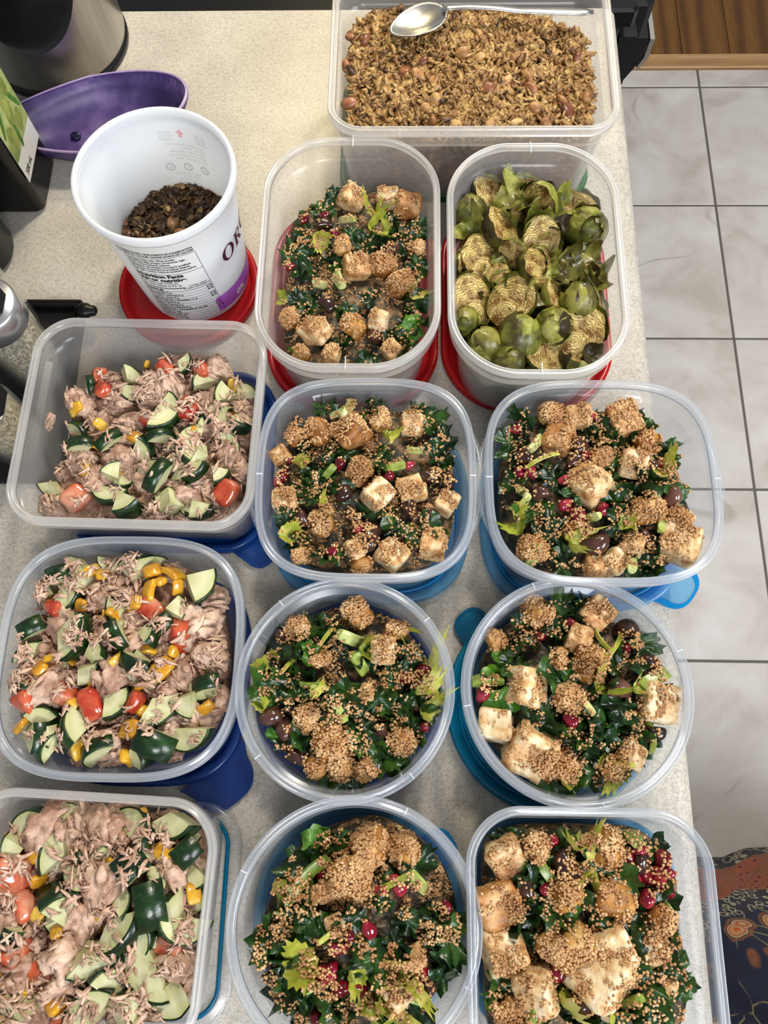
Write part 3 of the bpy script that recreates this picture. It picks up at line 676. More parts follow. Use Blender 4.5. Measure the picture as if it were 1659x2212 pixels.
def halfsprout(seed):
    rs = []; n = 28
    for i in range(9):
        t = i/8; row = []
        for j in range(n):
            ph = 2*pi*j/n
            rr = .0122*(1 + .06*noise.noise(Vector((cos(ph)*1.5, sin(ph)*1.5, seed))) + .02*sin(7*ph))
            u = (rr*cos(ph)*cos(t*pi/2)*.95, rr*sin(ph)*cos(t*pi/2)*1.15, -.0105*sin(t*pi/2)*(1 + .05*sin(3*ph)))
            row.append(u)
        rs.append(row)
    v, f = loft(rs, False, True); shell = mesh('outer_leaves', v, f, 'sprout')
    fs = [[(p[0]*k*.985, p[1]*k*.985, .0006*(1-k) + .0012*noise.noise(Vector((p[0]*300*k, p[1]*300*k, seed))) - (.0003 if k > .9 else -.0002)) for p in rs[0]] for k in (1, .85, .7, .5, .3, .12)]
    v, f = loft(fs, False, True); face = mesh('cut_face', v, f, 'sprout_cut')
    lv = []
    for k in range(3):
        ph = k*2.1 + seed
        r2 = []
        for i in range(7):
            t = .9 - 1.0*i/6
            r2.append([(.0122*.95*(1.035+.05*(i/6)**2+.02*sin(5*q))*cos(ph+q)*cos(t*pi/2), .0122*1.15*(1.035+.05*(i/6)**2)*sin(ph+q)*cos(t*pi/2), -.0108*sin(t*pi/2) + .0008*sin(9*q+k)*(i/6)) for q in np.linspace(-.8, .8, 11)])
        v, f = loft(r2, closed=False); lv.append(mesh('leaf', v, f, 'sprout_dark' if k == 1 else 'sprout'))
    return shell, face, lv
HS = [halfsprout(s) for s in range(3)]
MM['sleaf'] = [leafmesh('sprout_leaf', 'sprout_dark', .0115, 1.25, .14, .03, 1.0, s+60, 5, 24, 3) for s in range(4)]
MM['sleaf2'] = [leafmesh('sprout_leaf', 'sprout', .0115, 1.25, .12, .02, 1.3, s+70, 5, 24, 3) for s in range(3)]
def flake(seed, mat, a=.0034, b=.0016, nm='oat_flake'):
    r_ = random.Random(seed); n = 8
    bend = r_.uniform(.1, .35)
    top = [(a*cos(2*pi*j/n)*(1+.1*r_.uniform(-1, 1)), b*sin(2*pi*j/n)*(1+.15*r_.uniform(-1, 1))) for j in range(n)]
    v = [(x, y, bend*x*x/a + .0002) for x, y in top] + [(x*.9, y*.9, bend*x*x/a - .0004) for x, y in top] + [(0, 0, .0005), (0, 0, -.0006), (a*.6, 0, bend*a*.36-.0001), (-a*.6, 0, bend*a*.36-.0001)]
    f = []
    for j in range(n):
        k = (j+1) % n; f.append((j, n+j, n+k, k)); f.append((n+j, 2*n+1, n+k)); f.append((j, k, 2*n))
    return v, f
MM['oat'] = [mesh('oat_flake', *flake(s, 0, .0026 + .0004*s, .0014 + .0001*s), 'oat') for s in range(4)]
MM['oatd'] = [mesh('oat_flake', *flake(s, 0, .0030 + .0004*s, .0017), 'oat_dark') for s in range(3)]
def nut(seed, mat, a, b, c):
    me = chunk('nut', mat, a, b, c, 2.3, .0005, 120, seed, 5)
    for p in me.vertices: p.co.y *= 1 - .35*max(0, p.co.x/a)
    return me
MM['nut'] = [nut(1, 'nut', .0062, .0042, .0030), nut(2, 'nut', .0066, .0032, .0028), nut(3, 'nut', .0050, .0042, .0032)]
MM['nutb'] = [nut(4, 'nut_brown', .0062, .0046, .0030), nut(5, 'nut_brown', .0056, .0050, .0030)]

KIND = {  # key: (object name, category, wording, mesh list)
    'T': ('tofu', 'tofu', 'pale baked tofu cube', 'tofu'), 'Tb': ('tofu', 'tofu', 'browned tofu cube', 'tofub'),
    'P': ('squash_chunk', 'vegetable', 'couscous-coated squash chunk', 'squash'), 'B': ('bean', 'bean', 'dark brown bean', 'bean'),
    'R': ('pomegranate_seed', 'fruit', 'red pomegranate seed', 'aril'), 'Y': ('celery_leaf', 'leaf', 'yellow celery leaf', 'yleaf'),
    'S': ('celery_slice', 'vegetable', 'pale green celery slice', 'celery'), 'St': ('celery_strip', 'vegetable', 'thin yellow celery stem', 'stem'),
    'K': ('kale_leaf', 'leaf', 'dark green kale piece', 'kale'), 'G': ('green_leaf', 'leaf', 'bright green leaf piece', 'bright'),
    'c': ('cucumber_piece', 'vegetable', 'cut-side-up cucumber chunk', None), 'cs': ('cucumber_piece', 'vegetable', 'skin-up cucumber chunk', None),
    'p': ('pepper_piece', 'vegetable', 'yellow pepper piece', 'pepper'), 't': ('tomato_piece', 'vegetable', 'red tomato piece', 'tomato'),
    'u': ('tuna_flake', 'fish', 'pink tuna clump', 'tuna'),
    'W': ('brussels_sprout', 'vegetable', 'whole green sprout', None), 'Hf': ('brussels_sprout', 'vegetable', 'halved sprout, browned cut face', None),
    'V': ('sprout_leaf', 'leaf', 'loose charred sprout leaf', 'sleaf'), 'Vg': ('sprout_leaf', 'leaf', 'loose green sprout leaf', 'sleaf2'),
    'N': ('nut', 'nut', 'golden nut', 'nut'), 'Nb': ('nut', 'nut', 'brown almond', 'nutb'),
}
GRP = {'tofu': 'tofu cubes', 'squash_chunk': 'squash chunks', 'bean': 'beans', 'pomegranate_seed': 'pomegranate seeds', 'celery_leaf': 'celery leaves', 'celery_slice': 'celery slices',
       'celery_strip': 'celery strips', 'kale_leaf': 'kale pieces', 'green_leaf': 'bright leaf pieces', 'cucumber_piece': 'cucumber chunks', 'pepper_piece': 'pepper pieces', 'tomato_piece': 'tomato pieces',
       'tuna_flake': 'tuna clumps', 'brussels_sprout': 'sprouts', 'sprout_leaf': 'loose sprout leaves', 'nut': 'nuts'}
PLACED = []     # (object, wording, box key, x, y)

class Surf:
    """heaped food surface inside a container, from the footprint seen in the photograph"""
    def __init__(s, key, poly, level, dome, z0=None, slope=(0, 0)):
        s.key, s.level, s.dome, s.slope = key, level, dome, slope
        P = [at(x, y, level) for x, y in poly]
        s.c = sum((p.xy for p in P), Vector((0, 0))) / len(P)
        B = BX.get(key); s.z0 = z0 if z0 is not None else B.z0 + 0.003
        # polar outline, smoothed, clamped to the inner wall
        ang = sorted((math.atan2(p.y - s.c.y, p.x - s.c.x), (p.xy - s.c).length) for p in P)
        A_ = np.array([a for a, _ in ang]); R_ = np.array([r for _, r in ang])
        th = np.linspace(-pi, pi, 97)[:-1]
        Rr = np.interp(th, np.concatenate([A_-2*pi, A_, A_+2*pi]), np.tile(R_, 3))
        k = np.array([1, 2, 3, 2, 1])/9.0; Rr = np.convolve(np.concatenate([Rr[-2:], Rr, Rr[:2]]), k, 'valid')
        if key in 'ACDEFG': Rr = Rr*(1 + .30*np.maximum(0, -np.sin(th)))     # the near side is filled up to the wall, behind the rim
        s.th, s.R = th, Rr
        s.B = B
    def inner(s, d, z, margin=0.002):
        """distance from s.c to the inner wall along direction d at height z"""
        B = s.B
        if B is None: return 9
        t = min(1, max(0, (z - B.z0) / (B.h - B.z0)))
        off = B.taper + (B.lip - B.taper)*t + 0.0022 + margin
        pts = outline(B.kind, B.a, B.b, off, r=B.r, e=B.e)
        cr, sr = cos(B.rz), sin(B.rz)
        best = 9
        # march
        ap, bp = B.a - off, B.b - off
        lo, hi = 0.0, 0.25
        for _ in range(22):
            m_ = (lo+hi)/2; q = s.c + d*m_ - B.c; x, y = q.x*cr + q.y*sr, -q.x*sr + q.y*cr
            if B.kind == 'super': ins = (abs(x)/ap)**B.e + (abs(y)/bp)**B.e < 1
            else:
                rr = max(B.r-off, .002); X, Y = abs(x)/(1-.03*min(1, abs(y)/bp)**2), abs(y)/(1-.03*min(1, abs(x)/ap)**2)
                ins = X < ap and Y < bp and (X < ap-rr or Y < bp-rr or math.hypot(X-ap+rr, Y-bp+rr) < rr)
            if ins: lo = m_
            else: hi = m_
        return lo
    def rad(s, t, z=None):
        r = float(np.interp(t, s.th, s.R, period=2*pi))
        return min(r*1.04, s.inner(Vector((cos(t), sin(t))), s.level if z is None else z))
    def rho(s, x, y):
        d = Vector((x, y)) - s.c
        return d.length / max(1e-4, s.rad(math.atan2(d.y, d.x)))
    def z(s, x, y):
        r = min(1.0, s.rho(x, y)); n = noise.noise(Vector((x*55, y*55, s.level*900)))
        return s.level + s.dome*(1-r*r) + .0028*n + s.slope[0]*(x-s.c.x) + s.slope[1]*(y-s.c.y)
    def bed(s, name, mat, n2=18, sink=.003, rough=.0016):
        n1 = 96; rs = []; prof = [(k/(n2-4), None) for k in range(1, n2-3)]
        for i in range(1, n2-3):
            k = i/(n2-4)*.97; row = []
            for j in range(n1):
                t = s.th[j]; r = s.rad(t, s.level - .004)*k
                x, y = s.c.x + r*cos(t), s.c.y + r*sin(t)
                zz = s.z(x, y) - sink + rough*noise.noise(Vector((x*330, y*330, 3)))*1.3 - .004*max(0, (k-.75)/.2)**2
                row.append((x, y, zz))
            rs.append(row)
        for zq, ex in ((.75, .99), (.45, .99), (.12, .98), (0, .90)):
            row = []
            for j in range(n1):
                t = s.th[j]; zz = s.z0 + (s.level - .006 - s.z0)*zq; r = s.rad(t, zz)*ex
                row.append((s.c.x + r*cos(t), s.c.y + r*sin(t), zz))
            rs.append(row)
        v, f = loft(rs, False, True); k = len(v); v.append((s.c.x, s.c.y, s.z(*s.c) - sink)); f += [(j, k, (j+1) % n1) for j in range(n1)]
        return v, f
    def rand(s, k=.93):
        while True:
            t = rng.uniform(-pi, pi); r = s.rad(t)*math.sqrt(rng.random())*k
            m_ = s.rad(t)
            return s.c.x + r*cos(t), s.c.y + r*sin(t)
    def clamp(s, x, y, pad):
        d = Vector((x, y)) - s.c; L = d.length
        if L < 1e-5: return x, y
        u = d/L; mx = s.inner(u, s.level, .0005) - pad
        if L > mx: d = u*mx
        return s.c.x + d.x, s.c.y + d.y

SOUP = []   # triangle soup of what has been placed in the current box, for the grains to land on
def addsoup(o, me):
    mw = o.matrix_world if o.parent is None else o.parent.matrix_world @ o.matrix_local
    SOUP.append((me, mw.copy()))
def compose(loc, rot, sc): return Matrix.LocRotScale(Vector(loc), Euler(rot), Vector((sc, sc, sc)))
PAD = {'T': .0075, 'Tb': .0075, 'P': .0075, 'B': .004, 'R': .003, 'Y': .005, 'S': .006, 'St': .006, 'K': .007, 'G': .006, 'c': .009, 'cs': .009, 'p': .005, 't': .007, 'u': .0085, 'W': .0115, 'Hf': .0115, 'V': .009, 'Vg': .009, 'N': .004, 'Nb': .004}
def piece(S, kd, x, y, sc=1.0, dz=0.0, rot=None):
    nm, cat, word, mk = KIND[kd]
    x, y = S.clamp(x, y, PAD[kd]*sc*(1.0 if kd in 'YSStG' else (1.05 if kd == 'u' else .70)))
    z = S.z(x, y) + dz
    sc *= {'p': .78, 't': .85, 'W': 1.12, 'Hf': 1.18, 'V': .86, 'Nb': .85, 'B': 1.0, 'c': 1.10, 'cs': 1.0, 'Y': .85, 'S': .85, 'N': .85}.get(kd, 1)
    if kd in ('c', 'cs'):
        fm, sm, c = CK[rng.randrange(len(CK))]
        rz = rng.uniform(0, 2*pi)
        if kd == 'c': R_ = Euler((rng.gauss(0, .35), rng.gauss(0, .35), rz)).to_matrix()
        else: R_ = Euler((0, 0, rz)).to_matrix() @ Euler((rng.gauss(pi/2, .25), rng.gauss(0, .2), 0)).to_matrix() @ Euler((0, 0, -(.9) + pi/2)).to_matrix()
        sc *= .62; p0 = Vector((x, y, z + .001)) - R_ @ c * sc * (1.0 if kd == 'c' else .5)
        o = tag(link(nm, None, None, p0, R_.to_euler(), sc), None, cat)
        a_ = link('flesh', fm, o); b_ = link('skin', sm, o); b_['label'] = 'dark green skin'
        mw = compose(p0, R_.to_euler(), sc); SOUP.append((fm, mw)); SOUP.append((sm, mw))
    elif kd in ('W', 'Hf'):
        if kd == 'W':
            b_, lv = WS[rng.randrange(3)]; rt = rot or (rng.uniform(-.9, .9), rng.uniform(-.9, .9), rng.uniform(0, 6.28))
            o = tag(link(nm, None, None, (x, y, z), rt, sc), None, cat); link('core', b_, o)
            for l_ in lv: link('leaf', l_, o)
        else:
            b_, fc, lv = HS[rng.randrange(3)]; rt = rot or (rng.gauss(0, .45), rng.gauss(0, .45), rng.uniform(0, 6.28))
            o = tag(link(nm, None, None, (x, y, z + .003), rt, sc), None, cat); link('outer_leaves', b_, o); link('cut_face', fc, o)['label'] = 'browned layered cut face'
            for l_ in lv: link('leaf', l_, o)
        SOUP.append((b_, compose((x, y, z), rt, sc)))
    else:
        me = MM[mk][rng.randrange(len(MM[mk]))]
        if rot is not None: rt = rot
        elif kd in ('T', 'Tb'): rt = (rng.gauss(0, .30), rng.gauss(0, .30), rng.uniform(0, 6.28))
        elif kd in ('K', 'G', 'V', 'Vg', 'Y'): rt = (rng.gauss(0, .45), rng.gauss(0, .45), rng.uniform(0, 6.28))
        else: rt = (rng.gauss(0, .6), rng.gauss(0, .6), rng.uniform(0, 6.28))
        o = tag(link(nm, me, None, (x, y, z), rt, sc), None, cat)
        SOUP.append((me, compose((x, y, z), rt, sc)))
    o['group'] = GRP[nm] + ' in the ' + SHORT[S.key]
    PLACED.append((o, word, S.key, x, y, sc))
    return o

def table(S, kd, pts, dz=0.0):
    for p in pts:
        px, py = p[0], p[1]; sc = p[2] if len(p) > 2 else 1.0
        z = S.level
        for _ in range(3):
            q = at(px, py, z + dz + .003); z = S.z(q.x, q.y)
        piece(S, kd, q.x, q.y, sc, dz + rng.uniform(0, .0012))
def fill(S, kd, n, sc=(.8, 1.2), dz=(-.002, .001), k=.93):
    for _ in range(n):
        x, y = S.rand(k); piece(S, kd, x, y, rng.uniform(*sc), rng.uniform(*dz))

ICO = []
t_ = (1+5**.5)/2
IV = np.array([(-1, t_, 0), (1, t_, 0), (-1, -t_, 0), (1, -t_, 0), (0, -1, t_), (0, 1, t_), (0, -1, -t_), (0, 1, -t_), (t_, 0, -1), (t_, 0, 1), (-t_, 0, -1), (-t_, 0, 1)]) / math.hypot(1, t_)
IF = np.array([(0, 11, 5), (0, 5, 1), (0, 1, 7), (0, 7, 10), (0, 10, 11), (1, 5, 9), (5, 11, 4), (11, 10, 2), (10, 7, 6), (7, 1, 8), (3, 9, 4), (3, 4, 2), (3, 2, 6), (3, 6, 8), (3, 8, 9), (4, 9, 5), (2, 4, 11), (6, 2, 10), (8, 6, 7), (9, 8, 1)])
def soup_bvh(bedv, bedf):
    V, F = [np.array([tuple(p) for p in bedv])], [list(q) for q in bedf]; k = len(bedv)
    cache = {}
    for me, mw in SOUP:
        if me.name not in cache:
            a_ = np.empty(len(me.vertices)*3, np.float32); me.vertices.foreach_get('co', a_)
            cache[me.name] = (a_.reshape(-1, 3), [list(p.vertices) for p in me.polygons])
        a_, pf = cache[me.name]; mm = np.array(mw)
        V.append(a_ @ mm[:3, :3].T + mm[:3, 3]); F += [[i+k for i in q] for q in pf]; k += len(a_)
    return BVHTree.FromPolygons([tuple(p) for p in np.concatenate(V).tolist()], F)
def grains(S, bvh, n, thresh, rad=.00095, seed=0, lift=.35, coats=(), shape=None):
    """small bits dropped on the pieces: they gather in clumps and pile up a little"""
    pts = []
    tries = 0
    while len(pts) < n and tries < n*8:
        tries += 1
        if coats and rng.random() < .42:
            cx, cy, cr, cp = coats[rng.randrange(len(coats))]
            q = cr*math.sqrt(rng.random()); t = rng.uniform(0, 6.28); x, y = cx + q*cos(t), cy + q*sin(t)
            m_ = thresh + .2 if noise.noise(Vector((x*130, y*130, seed+4))) < cp else -9
        else:
            x, y = S.rand(.985)
            m_ = .9*noise.noise(Vector((x*62, y*62, seed))) + .7*noise.noise(Vector((x*190, y*190, seed)))
        if m_ < thresh: continue
        h = bvh.ray_cast(Vector((x, y, .3)), Vector((0, 0, -1)))
        if h[0] is None: continue
        rr = rad*rng.uniform(.7, 1.15)
        pile = max(0, min(1, (m_-thresh)*2.2))
        pts.append((h[0] + h[1]*rr*lift + Vector((0, 0, rng.random()**1.5*rr*3.4*pile)), rr, h[1]))
    if shape is None:
        V = np.concatenate([IV*np.array([r, r*.92, r*.85]) + np.array(tuple(p)) for p, r, _ in pts]); F = np.concatenate([IF + 12*i for i in range(len(pts))])
        return V, F
    V, F, k = [], [], 0
    for p, r, nn in pts:
        mm = np.array((nn.to_track_quat('Z', 'Y').to_matrix() @ Euler((rng.gauss(0, .5), rng.gauss(0, .5), rng.uniform(0, 6.28))).to_matrix()))
        a_, b_ = shape[rng.randrange(len(shape))]
        V.append((a_*(r/rad)) @ mm.T + np.array(tuple(p))); F += [tuple(q+k for q in t) for t in b_]; k += len(a_)
    return np.concatenate(V), F
def shred(seed):
    r_ = random.Random(seed); L = r_.uniform(.0018, .0055); rs = []
    wd = r_.uniform(.0003, .0010); bx = r_.uniform(-.3, .3)
    for i in range(5):
        t = i/4; ww = wd*(.35 + sin(pi*(.1+.8*t)))*r_.uniform(.7, 1.2)
        rs.append([((t-.5)*2*L, ww*cos(2*pi*j/6) + bx*L*(t-.5)**2*4, .55*ww*sin(2*pi*j/6) + .0006*sin(3*t)) for j in range(6)])
    v, f = loft(rs, True, True); return np.array(v), f
SHRED = [shred(s) for s in range(9)]
def stuff(name, parts, mats, label, cat):
    V, F, MI, k = [], [], [], 0
    for i, (v, f) in enumerate(parts):
        V += [tuple(p) for p in (v.tolist() if hasattr(v, 'tolist') else v)]; ff = f.tolist() if hasattr(f, 'tolist') else f
        F += [tuple(a+k for a in q) for q in ff]; MI += [i]*len(ff); k = len(V)
    me = mesh(name, V, F, mats, True, MI)
    return tag(link(name, me), label, cat, kind='stuff')

def salad(key, poly, level, dome, tabs, nk, ngr, thresh, extra=(), slope=(0, 0), ks=(.75, 1.15)):
    global SOUP
    SOUP = []
    S = Surf(key, poly, level, dome, slope=slope)
    bv, bf = S.bed('bed', 'bed')
    for kd, pts in tabs.items():
        if kd == 'K': table(S, kd, pts, .0035)
    fill(S, 'K', nk, ks, (-.002, .0025))
    for kd, n in extra: fill(S, kd, n, (.8, 1.05), (-.003, .0))
    for kd, pts in tabs.items():
        if kd == 'K': continue
        table(S, kd, pts, {'T': .0015, 'Tb': .0015, 'P': .001, 'B': .003, 'R': .0045, 'Y': .0055, 'S': .0045, 'St': .007, 'G': .0045}.get(kd, 0))
    mine = [q for q in PLACED if q[2] == key]
    coats = [(x, y, .0088*sc, rng.choice((.5, .25, .02))) for o, w_, k_, x, y, sc in mine if o.name.startswith('squash')]*2 + [(x, y, .0085*sc, -.12) for o, w_, k_, x, y, sc in mine if o.name.startswith('tofu')]
    g = grains(S, soup_bvh(bv, bf), int(ngr*1.75), thresh, seed=ord(key), coats=coats)
    stuff('couscous', [(bv, bf), g], ['bed', 'couscous'], 'tan couscous grains filling the ' + SHORT[key] + ' and clinging to its pieces', 'couscous')
    return S

POLY = dict(
 C=[(600,745),(612,560),(650,450),(740,395),(850,395),(925,430),(930,560),(925,700),(880,775),(750,785),(640,775)],
 F=[(585,980),(625,900),(740,868),(880,870),(950,930),(985,1010),(990,1110),(960,1190),(870,1240),(740,1235),(630,1185),(590,1100)],
 G=[(1088,960),(1110,890),(1220,865),(1340,870),(1400,920),(1460,990),(1480,1080),(1510,1150),(1500,1210),(1430,1250),(1280,1255),(1160,1215),(1095,1120)],
 I=[(553,1460),(590,1370),(660,1325),(770,1295),(880,1350),(935,1430),(960,1500),(930,1600),(870,1665),(780,1690),(690,1690),(610,1630),(560,1550)],
 J=[(1030,1460),(1070,1380),(1140,1310),(1240,1290),(1340,1320),(1420,1390),(1475,1480),(1470,1560),(1420,1640),(1340,1700),(1220,1695),(1110,1650),(1045,1570)],
 L=[(560,2040),(590,1930),(640,1840),(720,1795),(840,1775),(930,1830),(985,1930),(990,2040),(975,2150),(930,2240),(800,2290),(680,2280),(590,2170)],
 M=[(1035,1900),(1060,1825),(1130,1800),(1300,1790),(1410,1810),(1460,1880),(1470,2000),(1485,2100),(1480,2230),(1400,2290),(1200,2300),(1060,2270),(1040,2100)],
 E=[(145,890),(200,810),(300,785),(390,765),(470,790),(528,830),(530,950),(515,1050),(480,1115),(350,1120),(200,1110),(130,1090),(160,1000)],
 H=[(0,1430),(50,1350),(110,1260),(220,1215),(340,1200),(440,1250),(470,1350),(470,1480),(450,1590),(370,1650),(240,1680),(110,1650),(10,1580),(-15,1500)],
 K=[(-60,1900),(20,1800),(110,1740),(250,1725),(350,1740),(410,1800),(425,1950),(420,2100),(400,2260),(200,2300),(0,2290),(-60,2100)],
 D=[(990,640),(995,480),(1050,395),(1150,365),(1280,380),(1325,450),(1330,600),(1315,700),(1270,775),(1150,790),(1040,775),(990,720)],
 A=[(735,200),(740,110),(790,40),(900,22),(1100,30),(1200,60),(1280,95),(1300,180),(1295,265),(1000,272),(740,255)],
 B=[(248,515),(270,450),(330,400),(400,380),(470,400),(488,430),(450,490),(400,520),(330,530)])

salad('C', POLY['C'], .050, .006, {
 'T': [(760,425),(768,575,1),(680,712,1.05),(845,752,.7),(818,690,.8),(715,762,.7),(838,425,.9)], 'Tb': [(880,440,1.05)],
 'P': [(865,612,1.2),(762,700,1.05),(828,570,1.1),(625,685,.9),(740,530,.8),(650,760,.7),(900,540,.8)],
 'S': [(690,612,1.4),(735,600,1.1),(750,470,1.1)], 'Y': [(692,512,1.3),(800,480,1.3),(835,490,1),(890,632,.9),(605,640,.9),(810,460,.9)], 'G': [(888,705,1.3),(635,750,.7)],
 'R': [(625,570),(655,470),(700,460),(722,500)], 'B': [(705,655,1.1),(845,530),(810,725,1.1),(700,480)],
 'K': [(640,550,1.4),(660,520,1.3),(700,455,1.1),(840,500,1.3),(870,520,1.2),(905,490,1),(905,570,1),(910,650,1.1),(870,740,1.2),(670,640,.9),(800,640,.8),(720,415,.9),(900,700,1.2)]},
 26, 2600, -.02)
salad('F', POLY['F'], .050, .006, {
 'T': [(817,1066,1.05),(890,1055,1.0),(890,915,.9),(845,1195,1.05),(936,1172,1.05),(604,982,.7),(614,1080,.9),(965,1083,.85),(772,1178,.8)], 'Tb': [(758,930,1.2)],
 'P': [(688,930,1.1),(775,1017,1.05),(820,905,.9),(695,1125,1),(650,1200,.7),(780,1220,.8),(640,940,.8)],
 'B': [(932,1024,1.3),(971,1038,1.1),(742,1062,1.1),(883,1094),(922,1108),(761,1111),(637,915),(655,1118),(800,1157,1.6)],
 'R': [(733,1001,1.1),(838,1024,1.1),(884,1001),(623,990,.8),(611,1022,1.1),(716,1190,1.2),(772,1137,1.1),(598,1040)],
 'Y': [(621,1150,1.3),(644,1000),(836,943),(700,1095,.8)], 'S': [(856,1006,1.1),(751,882,1.1),(730,891,1.),(712,1015,.7),(896,968,.7)],
 'K': [(828,1000,1.1),(955,970,1.4),(975,940,1.2),(930,905,1.3),(640,945,1.1),(665,1060,1.2),(690,1030,1.1),(700,1200,1.3),(850,1120,1.1),(890,1150,1),(620,1125,1),(735,1060),(700,880),(810,880),(930,1130)]},
 24, 2900, -.04)
salad('G', POLY['G'], .053, .007, {
 'T': [(1251,900,.9),(1347,905,1.25),(1275,1045,1.35),(1471,1173,1.4),(1367,1000,1.05),(1328,1212,.9),(1286,1220,.8),(1370,1177,.85)],
 'P': [(1400,1100,1.2),(1468,1120,1.),(1193,893,1),(1400,955),(1151,1185,1.1),(1243,1143,.9),(1300,985,.8)], 'Tb': [(1209,945,1.1)],
 'B': [(1284,1172,1.6),(1136,983,1.4),(1255,962,1.1),(1247,993,1.1),(1168,1064),(1451,1073,1.3),(1405,1004,1.1),(1400,1165,1.1)],
 'R': [(1149,1017,1.2),(1122,1015,1.1),(1222,1035,1.2),(1224,1087,1.2),(1247,1108,1.4),(1303,1100,1.2),(1114,925,.9),(1436,996,1.1),(1266,977,.9),(1282,896,.8)],
 'Y': [(1114,1104,1.1),(1122,1138,1),(1232,1166,1.2),(1436,1016,1.2),(1359,1139,1.2)], 'S': [(1155,954,.9),(1278,1112,1),(1367,1227,1.1),(1428,1131,1),(1143,1204,1),(1130,1065,.8)], 'St': [(1174,993,1.1)],
 'K': [(1386,1054,1.3),(1336,1081,1.3),(1340,1125,1.5),(1186,1160,1.4),(1105,955,1.5),(1130,900,1.1),(1200,1030,1.3),(1300,930,1.4),(1330,975,1.1),(1390,925,1),(1430,1040,1.2),(1460,1050,1.1),(1150,1100,1.3),(1400,1190,1.2),(1420,1215,1.1),(1220,1215,1.1),(1110,1050,1.2)]},
 26, 2500, -.02)
salad('I', POLY['I'], .037, .009, {
 'T': [(827,1402,.95),(783,1497,.7)], 'P': [(770,1324,1.15),(714,1600,1.3),(688,1650,1.0),(740,1655,1.0),(861,1360,.9),(786,1666,.75),(662,1549,.95),(643,1357,.95),(866,1600,1.05),(690,1420,.8)],
 'B': [(617,1573,1.3),(587,1545,1.4),(607,1370,1),(643,1637,1.1),(825,1580,1)], 'R': [(874,1466,1.3),(915,1448,1.3),(918,1572,1)],
 'Y': [(581,1422,1.2),(701,1474,.9),(568,1523,1.1),(936,1500,1.7),(930,1545,1.2),(874,1357,.9),(785,1395,1.3)], 'S': [(762,1376,1.4),(773,1432,1.4),(734,1542,1),(672,1474,.8)], 'G': [(671,1415,.9),(665,1395,.6),(655,1530,.6),(590,1590,.8)], 'St': [(620,1440,1),(712,1372,1)],
 'K': [(594,1390,1.5),(571,1480,1.5),(822,1630,1.7),(783,1571,1.5),(815,1506,1.3),(708,1513,1.2),(750,1500,1.3),(880,1428,1.4),(714,1363,1.2),(854,1532,1.3),(665,1360,1.2),(640,1500,1.3),(690,1560,1.2),(790,1600,1.3),(640,1600,1.2),(850,1470,1.3),(900,1500,1.2),(920,1540,1.2),(760,1410,1.1),(610,1460,1.2),(740,1520,1.3),(850,1640,1.2),(730,1680,1)]},
 26, 2500, .06, ks=(.9, 1.3))
salad('J', POLY['J'], .038, .009, {
 'T': [(1287,1325,1.15),(1139,1484,1.3),(1435,1520,1.35),(1146,1621,1.6),(1072,1567,1.15),(1360,1629,.95),(1251,1379,.9)],
 'P': [(1161,1321,1.2),(1276,1433,1.3),(1229,1509,1.05),(1208,1423,.75),(1072,1383,.8),(1323,1660,.9),(1220,1655,1.1),(1180,1655,.9)],
 'B': [(1356,1361,1.5),(1338,1488,1.4),(1407,1433,1.2),(1421,1582,1)], 'R': [(1233,1555,1.3),(1356,1399,1),(1237,1345,1),(1168,1372,.9),(1043,1500,1.4),(1435,1437,1)],
 'Y': [(1305,1491,1.3),(1381,1488,1),(1345,1675,1.5),(1226,1696,.9),(1310,1650,.9)], 'S': [(1048,1473,1.3),(1446,1466,1.3),(1414,1600,1),(1265,1524,.8)], 'St': [(1305,1372,1.2),(1323,1397,1.2),(1335,1650,1.2)], 'G': [(1067,1455,1.1),(1085,1517,1.5),(1085,1415,.9),(1050,1480,.8)],
 'K': [(1121,1386,1.4),(1222,1314,1.3),(1254,1310,1),(1284,1668,1.4),(1200,1455,1.3),(1338,1520,1.5),(1312,1553,1.4),(1247,1582,1.4),(1370,1582,1.2),(1302,1614,1.3),(1399,1621,1.3),(1388,1394,1.3),(1367,1423,1.1),(1110,1433,1.2),(1157,1556,1.2),(1200,1340,1.2),(1190,1545,1),(1420,1490,1),(1330,1590,1.2),(1260,1620,1.1),(1130,1350,1.1),(1230,1480,1)]},
 26, 2200, .12, ks=(.9, 1.3))
